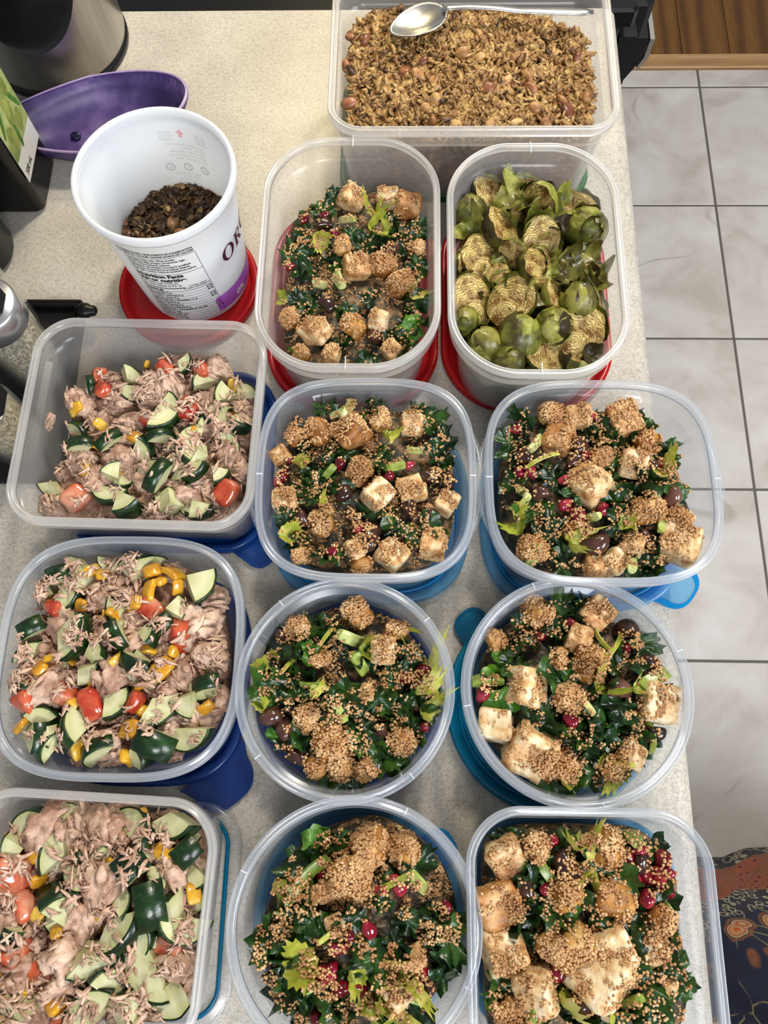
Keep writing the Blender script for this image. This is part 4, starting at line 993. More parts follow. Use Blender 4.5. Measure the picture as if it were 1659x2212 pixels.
salad('L', POLY['L'], .045, .009, {
 'P': [(753,1901,1.7),(800,1828,1.3),(872,1836,1.05),(700,1925,.7)], 'T': [(858,2150,.9),(898,2074,.7),(725,2000,.6)],
 'B': [(634,1944,1.1),(925,2129,1)], 'R': [(688,1886,1.1),(796,2009,1.3),(822,1926),(865,1922,1.3),(729,2049,1.3),(702,2110,1.6),(717,2093),(737,2138,1.4),(771,2139,1.4),(964,1960),(917,2101,.9),(684,2197,1.2),(753,2027),(855,1905,1)],
 'Y': [(648,2085,1.9),(771,2110,1.1),(789,2194,1.4),(818,2168,1.1),(869,2118,1.1),(890,2130,1),(608,1904,1),(861,2208,1.4)], 'S': [(666,1910,1.8),(905,1904,1.3),(677,2132,1.1),(905,2161,1.2),(622,1912,1.1)], 'St': [(850,1908,1.3),(869,2078,1.2),(713,2016,1.1)], 'G': [(677,1818,1.1),(700,1812,.9)],
 'K': [(728,1825,1.2),(652,1959,1.5),(583,2031,1.4),(634,2020,1.5),(757,1995,1.2),(807,2074,1.3),(832,2103,1.2),(945,1984,1.1),(605,2136,1.4),(880,1995,1),(713,2165,1.3),(858,2042,1),(966,2027,1.2),(655,2194,1.1),(634,1875,1.2),(818,1951),(901,1872,1.3),(620,1990,1.3),(590,2080,1.3),(900,2190,1.3),(840,2190,1.2),(700,2010,1.1),(640,2160,1.1),(950,2080,1.1),(670,1860,1)]},
 24, 3700, .02)
salad('M', POLY['M'], .047, .008, {
 'T': [(1086,2055,1.35),(1160,2145,1.3),(1299,2117,1.7),(1328,2051,1.2),(1410,2047,.9),(1095,1850,1.15),(1434,2133,.8)], 'Tb': [(1078,1953,1.35)],
 'P': [(1230,2043,1.5),(1311,1830,1.3),(1221,1928,1.2),(1328,1945,1.3),(1160,1830,.9),(1430,1990,1),(1103,2194,1),(1190,2040,.9),(1280,1830,.8)],
 'B': [(1230,1879,1.7),(1262,2153,1.6),(1389,1875,1.3),(1140,1924,1.2),(1144,1838,1)], 'R': [(1191,1818,1.1),(1381,1838,1.3),(1434,1859,1.6),(1438,1887,1.5),(1430,1904,1.4),(1447,1928,1.3),(1402,1941,1.5),(1371,1900,1.1),(1209,2100,1.5),(1181,1920),(1361,1855,1.2),(1451,2055,.9),(1398,1893,1.2)],
 'Y': [(1258,1835,1.7),(1234,2185,2.0),(1271,1885,1.1),(1324,2186,1.1)], 'S': [(1365,1814,1.3),(1144,2207,1.4),(1181,1883,1),(1365,2162,1.1),(1447,1965,1)],
 'K': [(1123,1891,1.7),(1155,1915,1.2),(1307,1879,1.6),(1217,1822,1.1),(1107,1826,1.2),(1164,1863,1.2),(1320,1986,1.4),(1373,2022,1.3),(1414,2080,1.7),(1459,2092,1.2),(1136,1994,1.5),(1086,2137,1.5),(1389,2133,1.4),(1205,1969,1.1),(1414,2178,1.5),(1365,2194,1.2),(1267,2194,1.1),(1410,1822,1.1),(1406,1896,1.2),(1160,1975,1.2),(1430,1960,1.2),(1250,1980,1)]},
 20, 2600, .02)

# -- tuna salads
def tunasalad(key, poly, level, dome, tabs, ncu, nu, npz, slope=(0, 0)):
    global SOUP
    SOUP = []
    S = Surf(key, poly, level, dome, slope=slope)
    bv, bf = S.bed('bed', 'tuna_bed', rough=.003, sink=.004)
    fill(S, 'u', nu, (.7, 1.1), (-.0085, -.0045), .97); fill(S, 'c', ncu, (.8, 1.1), (-.004, .000), .97); fill(S, 'p', npz, (.7, 1.0), (-.001, .002), .95)
    for kd, pts in tabs.items(): table(S, kd, pts, {'c': .0030, 'cs': .0030, 'u': -.0030, 'p': .0045, 't': .0020}[kd])
    g = grains(S, soup_bvh(bv, bf), 780, .24, .001, seed=ord(key)+.5, lift=.2, shape=SHRED)
    stuff('tuna_mash', [(bv, bf), g], ['tuna_bed', 'tuna'], 'fine flaked tuna filling the ' + SHORT[key] + ' between the vegetable chunks', 'fish')
    return S
tunasalad('E', POLY['E'], .042, .006, {
 'c': [(280,814,1.1),(396,784,.9),(359,896,1.35),(310,975,1.1),(404,956,1.35),(482,851,1.15),(471,878,1),(482,925,1.1),(516,915,1),(273,1091,1.25),(243,1023,1.05),(471,1027,.95),(377,997,.9),(419,1015,1.05),(430,1098,.95),(366,1083,1),(232,1070,1),(291,851,1),(493,952,.9),(426,979,.9)],
 'cs': [(235,956,1.15),(344,1031,1.45),(176,964,1),(348,945,1),(194,833,.8)],
 't': [(224,840,1.1),(213,810,.9),(404,881,1.15),(441,799,1.05),(161,1072,1.35),(486,1061,1.3),(355,792,.9),(314,900,.75)],
 'p': [(213,915,1),(161,964,1.1),(205,964,.9),(291,945,1.1),(411,926,.7),(161,881,1.1),(179,1012,.9),(501,829,.9)],
 'u': [(348,848,1.5),(262,855,1.1),(179,870,1.2),(269,934,1.2),(433,878,.9),(209,937,.8),(467,803,1),(262,1001,1.2),(209,1035,1.2),(396,1072,1),(486,982,1.1),(433,919,.8),(336,1098,.9),(310,1038,.8),(239,829,.9),(366,814,1),(180,1000,1)]}, 18, 46, 8, slope=(0, -.06))
tunasalad('H', POLY['H'], .041, .006, {
 'c': [(149,1285,1.2),(169,1241,1.2),(297,1218,1.3),(432,1265,1.45),(162,1376,1.45),(250,1521,1.1),(341,1535,1.35),(405,1515,1.2),(155,1575,1.4),(101,1589,1.1),(68,1619,1.3),(381,1319,1),(324,1370,.9),(88,1545,1),(54,1410,1.15),(412,1602,1.3),(84,1258,.9),(304,1640,.9),(189,1454,.9),(209,1410,.9)],
 'cs': [(128,1241,1),(253,1370,1.1),(348,1346,.95),(294,1430,1.15),(334,1606,1.5),(213,1626,1.2),(54,1349,1),(14,1488,.9),(449,1478,1),(110,1610,1)],
 't': [(324,1316,1.2),(398,1370,1.6),(118,1316,1.1),(196,1518,1.4),(138,1498,1.1),(287,1515,1),(17,1538,1.4)],
 'p': [(196,1231),(327,1231,1.15),(371,1238,1.5),(219,1238),(287,1305,1.2),(243,1326),(253,1424,1.2),(348,1444,1.5),(304,1474,1.2),(118,1420,1.3),(81,1444,1.3),(277,1575,1.5),(273,1643,1.2),(165,1619,1.2),(27,1582,1.4),(172,1309),(321,1275,1.4),(341,1255),(381,1268),(442,1528),(311,1542),(152,1525),(375,1407),(165,1339)],
 'u': [(256,1255,1),(280,1282,1.2),(128,1343,1.3),(216,1285),(294,1343,1),(425,1356,1.5),(61,1488,1.6),(233,1467,1.5),(111,1464,1.1),(297,1390,1.2),(405,1461,1.2),(233,1633,1.2),(172,1650,.9),(371,1616,.8),(375,1427,.9),(216,1373,1.1),(152,1478,.9),(358,1569,.9),(415,1545,1.1),(452,1410,1.2),(68,1356),(37,1444)]}, 18, 44, 16)
tunasalad('K', POLY['K'], .0455, .004, {
 'c': [(122,1840,1.5),(125,1950,1.5),(260,2012,1.8),(313,2097,1.7),(197,2078,1.35),(28,1830,1),(72,1771,1.2),(295,1777,1.3),(386,1777,1.3),(370,1962,1.4),(392,2012,1.3),(50,2169,1.5),(197,2169,1.5),(282,2175,1.5),(354,2156,1.35),(219,1830,1.1),(169,1896,1),(257,1937,1.05),(238,2119,1.2),(307,2037,1.1),(340,1900,1)],
 'cs': [(282,1874,1.4),(323,1950,1.6),(404,1837,1.2),(176,1862,.8),(28,2019,.9),(310,1860,.9)],
 't': [(16,1884,1.9),(41,1962,1.2),(25,2053,1.3),(88,2103,1.15),(364,2050,1.2),(141,2194,1.2),(10,1930,1.3)],
 'p': [(357,1843,1.4),(232,1862,.8),(204,1968,1.2),(81,1902,1),(78,1978,1),(119,2012,.9),(125,2169,1.4),(204,2156,1.3),(12,2194,1.3),(417,1931,1.1),(301,1749,1.2),(373,1809,1.1),(47,2150,.9),(75,1843,1.1),(332,2116,.6)],
 'u': [(107,1765,1.7),(229,1749,1.6),(257,1799,1.6),(169,1993,1.5),(216,1899,1.9),(370,1881,1.5),(188,1837,1),(150,2069,1.6),(107,1862),(398,2087,1.4),(273,2087,1),(163,1755,1.3),(50,1796),(31,1993,1.3),(31,2100,1.5),(132,2150,1.4),(282,2169,.8),(389,1962,.8),(69,2194,1.3),(313,1837,1)]}, 16, 40, 12)
# a scrap of tuna stuck to the wall of the back tuna box
sb = tag(link('tuna_scrap', MM['tuna'][1], None, at(108, 910, .060), (.3, -.9, .9), (.75, .28, .40)), 'small pink tuna scrap stuck on the left rim of the back tuna box', 'fish')

# -- brussels sprouts
SOUP = []
S = Surf('D', POLY['D'], .052, .008)
bv, bf = S.bed('bed', 'sprout_dark', sink=.010, rough=.004)
fill(S, 'V', 22, (.7, 1.0), (-.010, -.003)); fill(S, 'Vg', 8, (.6, .9), (-.008, -.002)); fill(S, 'Hf', 6, (.6, .8), (-.008, -.004)); fill(S, 'W', 5, (.6, .75), (-.008, -.004))
table(S, 'W', [(1053,741,.8),(1121,731,1.05),(1286,472,1.05),(1022,456,.8),(1198,700,.9),(1100,778,.8),(1250,653,.95),(996,700,.7)], 0)
for px, py, sc, rt in [(1022,648,1.15,(.3,.25,.3)),(1105,648,1.15,(.3,-.2,-.6)),(1090,493,1.15,(.2,.7,.5)),(1167,575,1.05,(-.5,.4,-.9)),(1255,715,1.2,(.2,.2,-.5)),(1260,410,1.05,(.1,.1,1.5)),(1058,410,.95,(.5,.1,1.3)),
     (1183,765,.9,(.2,0,1.6)),(1040,555,1.05,(.2,.3,.2)),(996,570,.7,(.3,.8,0)),(1203,638,.8,None),(1307,664,.85,(.1,.6,.3)),(1147,389,.85,(.3,.3,1.2)),(1074,586,.6,None),(1162,446,1.1,None),(1292,575,.65,None),(1250,778,.8,None),(1172,518,1.0,(.7,.2,.2)),(1110,555,.8,None),(1266,503,.85,None)]:
    z = S.level
    for _ in range(3):
        q = at(px, py, z + .003); z = S.z(q.x, q.y)
    piece(S, 'Hf', q.x, q.y, sc, -.001, rt)
table(S, 'V', [(1100,441,1.4),(1188,455,1.2),(1203,487,1.2),(1235,560,1.2),(1266,550,1.2),(1152,633,1.2),(1292,612,1.2),(1307,415,1.2),(1281,762,1),(1328,600,1),(1225,600,1),(1240,470,1)], .002)
table(S, 'Vg', [(1140,430,1.2),(1193,596,.9),(1022,487,1.1),(1110,394,1),(1215,440,1.2),(1168,480,1.1),(1290,600,.8)], .002)
stuff('roasted_leaf_bits', [(bv, bf)], ['sprout_dark'], 'dark roasted leaf bits filling the sprout box under the sprouts', 'vegetable')

# -- granola
def granola(key, poly, level, dome, z0, nst, nind, mk, nuts, nutsb, mats, slope=(0, 0)):
    global SOUP
    SOUP = []
    S = Surf(key, poly, level, dome, z0=z0, slope=slope)
    bv, bf = S.bed('bed', 'granola_bed', sink=.0025, rough=.002)
    table(S, 'N', nuts, .0012); table(S, 'Nb', nutsb, .0012)
    bvh = soup_bvh(bv, bf)
    parts = [(bv, bf)]; FV = [(np.array(a_), b_) for a_, b_ in (flake(s, 0, .0026 + .0004*(s % 4), .0014 + .00012*(s % 4)) for s in range(4))]
    gv, gf, k = [], [], 0; cnt = 0
    for i in range(nst + nind):
        x, y = S.rand(.965); x, y = S.clamp(x, y, .003)
        z = S.z(x, y) + rng.uniform(-.0020, .0022)
        rt = Euler((rng.gauss(0, .5), rng.gauss(0, .38), rng.uniform(0, 6.28))); sc = rng.uniform(.8, 1.3)*(1.15 if key == 'A' else 1.3)
        if i >= nst:
            o = link('oat_flake', MM[mk][rng.randrange(len(MM[mk]))], None, (x, y, z + .0016), rt, sc)
            tag(o, 'toasted oat flake on top of the granola in the ' + SHORT[key], 'oat flake', 'oat flakes on top of the granola in the ' + SHORT[key])
        else:
            a_, b_ = FV[rng.randrange(4)]; mm = np.array(rt.to_matrix())*sc
            gv.append(a_ @ mm.T + np.array((x, y, z))); gf += [tuple(q+k for q in t) for t in b_]; k += len(a_)
    stuff('granola', [(bv, bf), (np.concatenate(gv), gf)], mats, 'loose toasted oat granola filling the ' + SHORT[key], 'granola')
    return S
granola('A', POLY['A'], .068, .006, None, 5600, 200, 'oat',
 [(999,109,1.3),(1034,118,1.1),(1131,115,1),(904,156,1.2),(940,210,1.3),(919,227,1.1),(934,260,1.3),(984,263,1.3),(1158,227,1.3),(1267,204,1.3),(1140,156,1.4),(1093,171,1.2),(1255,124,.9),(1117,260,1.1),(1182,266,1.2),(1058,266,1.1),(1037,71,.8),(1217,212,1.1),(934,165,.9),(1111,118,1.2),(812,60,.8),(870,230,.7)],
 [(913,130,1.1),(1055,183,1.1),(1229,236,1.4),(1146,186,1.2),(875,148,1.2),(754,218,1.2),(757,74,.9),(789,83,1.1),(739,136,.9),(1250,124,1.1)], ['granola_bed', 'oat'])

# ------------------------------------------------------------------ the white printed tub with granola
TX, TY, TH, TZ = -0.1600, 0.3495, 0.112, 0.0030
RT, RB = 0.0490, 0.0405      # wall radius at top and bottom
BX['B'] = None
tub = empty('yogurt_tub', (TX, TY, TZ), 'white printed plastic tub with a nutrition table, some granola inside', 'tub')
def wr(z): return RB + (RT - RB) * z / TH
n = 72
def cring(r, z): return [(r*cos(2*pi*j/n), r*sin(2*pi*j/n), z) for j in range(n)]
rs = [cring(RB-.006, 0), cring(RB-.001, .0006), cring(RB, .003)] + [cring(wr(z), z) for z in (.02, .05, .08, TH-.014)] + [cring(RT+.0008, TH-.011), cring(RT+.0008, TH-.004)]
rs += [cring(RT-.0002, TH-.004), cring(RT-.0002, TH-.0105), cring(wr(TH-.015)-.0010, TH-.0145)] + [cring(wr(z)-.0010, z) for z in (.08, .05, .02)] + [cring(RB-.002, .003), cring(RB-.006, .0016)]
v, f = loft(rs, True, True); link('body', sharp(mesh('body', v, f, 'tub'), 60), tub)
v, f = loft([cring(r, z) for r, z in ((RT+.0006, TH-.005), (RT+.0032, TH-.0065), (RT+.0036, TH-.005), (RT+.0036, TH-.001), (RT+.0026, TH+.0004), (RT+.0008, TH+.0002), (RT-.0004, TH-.002))], loop=True)
link('rim', mesh('rim', v, f, 'tub'), tub)
def textmesh(s, size, bold=0.0, align='LEFT'):
    cu = bpy.data.curves.new('t', 'FONT'); cu.body = s; cu.size = size; cu.offset = bold; cu.align_x = align; cu.resolution_u = 3
    o = bpy.data.objects.new('t', cu); C.objects.link(o)
    dg = bpy.context.evaluated_depsgraph_get(); me = o.evaluated_get(dg).to_mesh()
    v = [tuple(p.co) for p in me.vertices]; f = [tuple(p.vertices) for p in me.polygons]
    o.evaluated_get(dg).to_mesh_clear(); bpy.data.objects.remove(o); bpy.data.curves.remove(cu)
    return v, f
def wrap(v, ang0, zc, out=.00025, inside=False, mirror=False):
    """bend flat print (x along, y up) round the tub wall: ang0 is where x = 0"""
    o = []
    for p in v:
        z = zc + p[1]; r = wr(z) + (out if not inside else -.0010 - out)
        a_ = ang0 + (-p[0] if (inside != mirror) else p[0]) / wr(z)
        o.append((r*cos(a_), r*sin(a_), z))
    return o
def grid_rect(x0, x1, y0, y1, nx=8, ny=1):
    v = [(x0+(x1-x0)*i/nx, y0+(y1-y0)*j/ny) for j in range(ny+1) for i in range(nx+1)]
    return v, [(j*(nx+1)+i, j*(nx+1)+i+1, (j+1)*(nx+1)+i+1, (j+1)*(nx+1)+i) for j in range(ny) for i in range(nx)]
def join(lst):
    V, F = [], []
    for v, f in lst:
        k = len(V); V += [tuple(p) + (0,)*(3-len(p)) for p in v]; F += [tuple(i+k for i in q) for q in f]
    return V, F
def shift(vf, dx, dy, sx=1, sy=1): return [(p[0]*sx+dx, p[1]*sy+dy, 0) for p in vf[0]], vf[1]
A0 = radians(-112)
# nutrition table print: lines of text and rules
PR = []
def tx(s, x, y, size, bold=.0, sx=1.0): PR.append(shift(textmesh(s, size, bold + .00006), x, y, sx))
tx('NO PRESERVATIVES / SANS AGENTS DE CONSERVATION', -.004, .0885, .0026, .00005, .78)
tx('A SOURCE OF CALCIUM / BONNE SOURCE DE CALCIUM', -.004, .0858, .0026, .00005, .78)
for i, s in enumerate(['Ingredients: Skim milk, Whey protein', 'concentrate, Milk protein concentrate, Agar,', 'Pectin, Active bacterial cultures.', 'Ingrédients: Lait écrémé, Concentré protéique', 'lactosérum, Concentré de protéines laitières,', 'Agar-agar, Pectine, Cultures bactériennes actives.']):
    tx(s, .001, .0815 - i*.0027, .0027, .00003, .80)
tx('Nutrition Facts', .001, .0610, .0052, .00022); tx('Valeur nutritive', .001, .0562, .0052, .00022)
tx('Per 3/4 cup (175 g)', .001, .0530, .0033); tx('par 3/4 tasse (175 g)', .001, .0499, .0033)
tx('% Daily Value*', .0330, .0478, .0022); tx('% valeur quotidienne*', .0285, .0456, .0022)
rows = [('Calories 80', '', 1), ('Fat / Lipides 0 g', '0 %', 0), ('Saturated / saturés 0 g', '0 %', 0), ('+ Trans / trans 0 g', '', 0), ('Carbohydrate / Glucides 11 g', '0 %', 0), ('Fibre / Fibres 0 g', '8 %', 0),
        ('Sugars / Sucres 6 g', '', 0), ('Protein / Protéines 8 g', '', 0), ('Cholesterol / Cholestérol 10 mg', '3 %', 0), ('Sodium 75 mg', '7 %', 0), ('Potassium 300 mg', '17 %', 0), ('Calcium 250 mg', '1 %', 0), ('Iron / Fer 0.3 mg', '', 0)]
for i, (a_, b_, bd) in enumerate(rows):
    y = .0440 - i*.0033
    tx(a_, .001, y, .0027, .0001 if bd else .00004)
    if b_: tx(b_, .0435, y, .0026, .0001)
    PR.append(grid_rect(.0008, .0475, y-.0008, y-.0005 if i else y-.0003))
for x0, x1, y0, y1 in ((0, .048, .0650, .0654), (0, .0003, .0015, .0845), (.0477, .048, .0015, .0845), (0, .048, .0843, .0847), (0, .048, .0015, .0019), (.0008, .030, .0470, .0480)):
    PR.append(grid_rect(x0, x1, y0, y1, 8, 1 if x1-x0 > .01 else 12))
v, f = join(PR); link('nutrition_print', mesh('nutrition_print', wrap(v, A0 - .10, .003), f, 'print_black', False), tub)['label'] = 'black nutrition table'
# white panel under the table, clearer than the rest
# big serif letters of the brand side and the violet band
def ringO(cx, cy, rx, ry, tx_, ty_, n=28):
    v = [(cx+rx*cos(2*pi*j/n), cy+ry*sin(2*pi*j/n)) for j in range(n)] + [(cx+(rx-tx_)*cos(2*pi*j/n), cy+(ry-ty_)*sin(2*pi*j/n)) for j in range(n)]
    return v, [(j, (j+1) % n, n+(j+1) % n, n+j) for j in range(n)]
def poly(pts): return list(pts), [tuple(range(len(pts)))]
bg = [ringO(.0065, .0560, .0065, .0075, .0030, .0010)]
x = .0150
bg += [poly([(x, .0490), (x+.0055, .0490), (x+.0055, .0497), (x+.0040, .0500), (x+.0040, .0620), (x, .0625), (x, .0618), (x+.0012, .0614), (x+.0012, .0500), (x, .0497)]),
       ringO(x+.0062, .0590, .0038, .0036, .0018, .0008), poly([(x+.0050, .0555), (x+.0075, .0560), (x+.0115, .0495), (x+.0115, .0490), (x+.0085, .0490)])]
bg += [ringO(.0350, .0560, .0065, .0075, .0030, .0010)]
v, f = join(bg); link('brand_print', mesh('brand_print', wrap(v, radians(-38), .006), f, 'print_plum', False), tub)['label'] = 'large plum serif letters'
v, f = grid_rect(-.014, .085, .004, .022, 32, 4)
link('violet_band', mesh('violet_band', wrap([p + (0,) for p in v], radians(-38), .003), f, 'print_violet', True), tub)['label'] = 'violet band at the foot'
v, f = grid_rect(-.060, -.0495, .002, .014, 6, 4)
link('violet_band', mesh('violet_band', wrap([p + (0,) for p in v], radians(-70), .003), f, 'print_violet', True), tub)
v, f = join([shift(textmesh('0%', .008, .0003), .004, .0075)]); link('band_print', mesh('band_print', wrap(v, radians(-38), .003, .0004), f, 'paper', False), tub)
# the print on the far side, seen pale and mirrored through the wall
pg = []
for i in range(3):
    for x0, s in ((-.019, 'NE PAS'), (.006, 'GARDER')): pg.append(shift(textmesh(s, .0026), x0, .095 - i*.0028))
for i in range(5): pg.append(shift(textmesh(['Keep refrigerated - Conserver au froid', 'Store at 4 C - Garder a 4 C', 'Quality guaranteed - Qualite garantie', 'Contact us - Communiquez avec nous', 'Made in Canada - Fait au Canada'][i], .0027), -.016, .0855 - i*.0030, .66))
for i in range(3): pg.append(ringO(-.012 + i*.013, .067, .0034, .0034, .0010, .0010, 16)); pg.append(shift(textmesh('%', .0035), -.0135 + i*.013, .0657))
for i in range(4): pg.append(shift(textmesh(['Please recycle this tub', 'Veuillez recycler', 'Product of Canada', 'Produit du Canada'][i], .0025), -.008 + i*.001, .0605 - i*.0028, .85))
v, f = join(pg); link('see_through_print', mesh('see_through_print', wrap(v, radians(80), 0, .0002, True, True), f, 'print_grey', False), tub)['label'] = 'pale grey print seen through the wall'
v, f = join([poly([(0, .0985), (.003, .0955), (.0012, .0955), (.0012, .0925), (-.0012, .0925), (-.0012, .0955), (-.003, .0955)])])
link('arrow_print', mesh('arrow_print', wrap(v, radians(80), 0, .0002, True, True), f, 'print_red', False), tub)['label'] = 'pale red arrow'
granola('B', POLY['B'], .047, .004, .008, 1000, 100, 'oatd', [(361,447,.7),(321,413,.7)], [(373,477,1.3),(392,500,1.3),(274,508,1.1),(268,480,1.0),(455,400,.9),(430,495,1.2)], ['granola_bed', 'oat_dark'])

# ------------------------------------------------------------------ spoon on the granola
sp = empty('serving_spoon', (0, 0, 0), 'steel serving spoon lying bowl up on the granola at the back', 'spoon')
p0, p1, p2 = at(903, 42, .083), at(968, 14, .084), at(1282, 27, .084)
d = (p0 - p1); d.z = 0; ang = math.atan2(d.y, d.x)
rs = []
NB = 12
for i in range(NB+1):
    t = i/NB; row = []
    for j in range(24):
        a_ = 2*pi*j/24; row.append((.0225*t*cos(a_), .0150*t*sin(a_)*(1 - .18*cos(a_)), -.0050*(1-t*t)))
    rs.append(row)
rs2 = [[(x*1.02, y*1.03, z-.0010) for x, y, z in r] for r in rs[::-1]]
v, f = loft(rs[1:] + rs2[:-1], True, True)
link('bowl', mesh('bowl', v, f, 'spoon'), sp, p0, (0.10, 0.05, ang))
hr = []
h0 = p0 + (p1 - p0) * .80
for i in range(21):
    t = i/20; p = h0.lerp(p2, t); p.z += .0020*sin(pi*min(1, t*2)) + .0003
    dirv = (p2 - h0).normalized(); sd = Vector((-dirv.y, dirv.x, 0))
    wd = .0024 + .0022*max(0, t-.15) if t < .95 else .0032
    if i == 0: wd = .0045
    if i == 20: wd = .0018
    hr.append([tuple(p + sd*wd*cos(a_) + Vector((0, 0, .0010*sin(a_)))) for a_ in np.linspace(0, 2*pi, 11)[:-1]])
v, f = loft(hr, True, True); link('handle', mesh('handle', v, f, 'spoon'), sp)

# ------------------------------------------------------------------ left side: steel canister, purple dish, oil bottle, jars, rack
ca = empty('steel_canister', (-0.303, 0.586, 0), 'brushed steel vacuum jug with black top in the back left corner', 'jug')
cyl('body', [(.050, 0), (.058, .002), (.0605, .010), (.0605, .175), (.055, .190)], 'steel', ca, 64)
cyl('base_ring', [(.0575, .0003), (.0612, .001), (.0612, .006), (.0575, .0075)], 'black_plastic', ca, 64)
# black spout plate wrapping the front, and the lid
rs = []
for k in range(14):
    row = []
    for j in range(29):
        q = -1 + 2*j/28; a_ = radians(-78) + q*radians(54); zb = .046 + .10*(1 - math.sqrt(max(0, 1 - q*q)))
        z = zb + (.20 - zb)*k/13
        row.append(((.0632)*cos(a_), (.0632)*sin(a_), z))
    rs.append(row)
back = [[(x*.965, y*.965, z) for x, y, z in r] for r in rs]
v, f = loft(rs, closed=False); v2, f2 = loft(back, closed=False); k = len(v)
link('spout_plate', mesh('spout_plate', v + v2, f + [tuple(i+k for i in reversed(q)) for q in f2] + [(i, i+1, k+i+1, k+i) for i in range(28)], 'black_matte'), ca)['label'] = 'black rounded spout plate'
v, f = loft([[(r*cos(2*pi*j/64), r*sin(2*pi*j/64), z) for j in range(64)] for z, r in ((.188, .0615), (.205, .0625), (.215, .058))], True, True)
link('top', mesh('top', v, f, 'black_matte'), ca)
v, f = loft([[(-.0635 - .012*sin(pi*t) + .006*cos(a_), .011*sin(a_), .03 + .14*t) for a_ in np.linspace(0, 2*pi, 13)[:-1]] for t in np.linspace(0, 1, 12)], True, True)
link('handle', mesh('handle', v, f, 'black_plastic'), ca, rot=(0, 0, radians(12)))

du = empty('spoon_rest', (-0.250, 0.486, 0), 'purple glazed ceramic spoon rest with two dark dots, beside the steel jug', 'dish', rz=radians(14))
rs = []
def dring(k, z, ext=0):
    o_ = []
    for j in range(64):
        t = 2*pi*j/64; r = 1.02
        o_.append(((.076*cos(t)*r)*k, (.039*sin(t)*(1 - .25*max(0, -cos(t))))*k, z + .006*(cos(t)**2)*(k > .9)))
    return o_
rs = [dring(.55, 0), dring(.70, .002), dring(.90, .013), dring(1.0, .022), dring(1.0, .0245), dring(.97, .0250), dring(.88, .016), dring(.66, .0055), dring(.3, .0040), dring(.02, .0038)]
v, f = loft(rs, True, True); link('bowl', mesh('bowl', v, f, 'purple'), du)
v, f = loft([dring(1.002, .0238), dring(1.006, .0250), dring(.985, .0262), dring(.965, .0252)], loop=True); link('rim', mesh('rim', v, f, 'lilac'), du)['label'] = 'pale lilac glazed rim'
for px, py in ((97, 262), (157, 282)):
    q = at(px, py, .012)
    l = Matrix.Rotation(-radians(14), 3, 'Z') @ (q - Vector((-.250, .486, 0)))
    v, f = loft([[(.0042*k*cos(a_), .0034*k*sin(a_), z) for a_ in np.linspace(0, 2*pi, 15)[:-1]] for k, z in ((1, -.001), (1, .0006), (.8, .0010))], True, True)
    link('glaze_dot', mesh('glaze_dot', v, f, 'dot'), du, (l.x, l.y, .0062 if l.y > -.02 else .012), (.35, 0, 0))['label'] = 'dark painted dot'

ob = empty('oil_bottle', (-0.322, 0.437, 0), 'square black glass oil bottle with an olive picture label, left edge', 'bottle')
def sqr(hx, hy, r, z, n=8):
    o_ = []
    for sx, sy, t0 in ((1, 1, 0), (-1, 1, pi/2), (-1, -1, pi), (1, -1, 1.5*pi)):
        for j in range(n): t = t0 + pi/2*j/(n-1); o_.append((sx*(hx-r)+r*cos(t), sy*(hy-r)+r*sin(t), z))
    return o_
v, f = loft([sqr(.030, .024, .008, 0), sqr(.0335, .0275, .008, .003), sqr(.0335, .0275, .008, .19), sqr(.030, .024, .010, .205), sqr(.013, .013, .0125, .222), sqr(.013, .013, .0125, .25)], True, True)
link('body', mesh('body', v, f, 'black_glass'), ob)
def yzpanel(name, y0, y1, z0, z1, x, mat, parent, lab=None):
    v, f = box_vf(x, x+.0003, y0, y1, z0, z1); o = link(name, mesh(name, v, f, mat, False), parent)
    if lab: o['label'] = lab
    return o
yzpanel('paper_label', -.0225, .0225, .030, .175, .0336, 'paper', ob, 'white paper label')
yzpanel('label_picture', -.0225, .0225, .050, .118, .0340, 'label_green', ob, 'green olive branch picture')
r_ = random.Random(4)
ov, of = [], []
for y, z, ry, rz_, an in ((-.010, .062, .0055, .0095, .3), (.002, .074, .006, .010, -.3), (-.004, .092, .0055, .009, .5), (.012, .088, .005, .009, .2), (.010, .060, .0045, .008, -.5)):
    pts = [(y + ry*cos(t)*cos(an) - rz_*sin(t)*sin(an), z + ry*cos(t)*sin(an) + rz_*sin(t)*cos(an)) for t in np.linspace(0, 2*pi, 17)[:-1]]
    k = len(ov); ov += [(.03445, a_, b_) for a_, b_ in pts] ; of.append(tuple(k+i for i in range(16)))
link('olives_print', mesh('olives_print', ov, of, 'label_olive', False), ob)['label'] = 'printed green olives'
ov, of = [], []
for y, z, L, an in ((-.016, .100, .012, 1.2), (.016, .072, .011, 2.0), (-.014, .078, .011, .9), (.004, .108, .012, .2), (-.002, .056, .009, 1.4), (.018, .104, .010, 2.4)):
    pts = [(y + L*cos(t)*cos(an) - .0022*sin(t)*sin(an), z + L*cos(t)*sin(an) + .0022*sin(t)*cos(an)) for t in np.linspace(0, 2*pi, 13)[:-1]]
    k = len(ov); ov += [(.03440, a_, b_) for a_, b_ in pts]; of.append(tuple(k+i for i in range(12)))
link('leaves_print', mesh('leaves_print', ov, of, 'kale_bright', False), ob)['label'] = 'printed olive leaves'
v, f = textmesh('500 mL', .0085, .0001)
link('volume_print', mesh('volume_print', [(.0341, -.019 + p[0]*.62, .034 + p[1]*.8) for p in v], f, 'print_black', False), ob)
PRb = [shift(textmesh(s, .0042), -.019, .160 - i*.0055, .9) for i, s in enumerate(['extra virgin', 'olive oil', 'huile d\'olive', 'vierge extra', 'cold extraction', 'first press', 'bottled in', 'the mill'])]
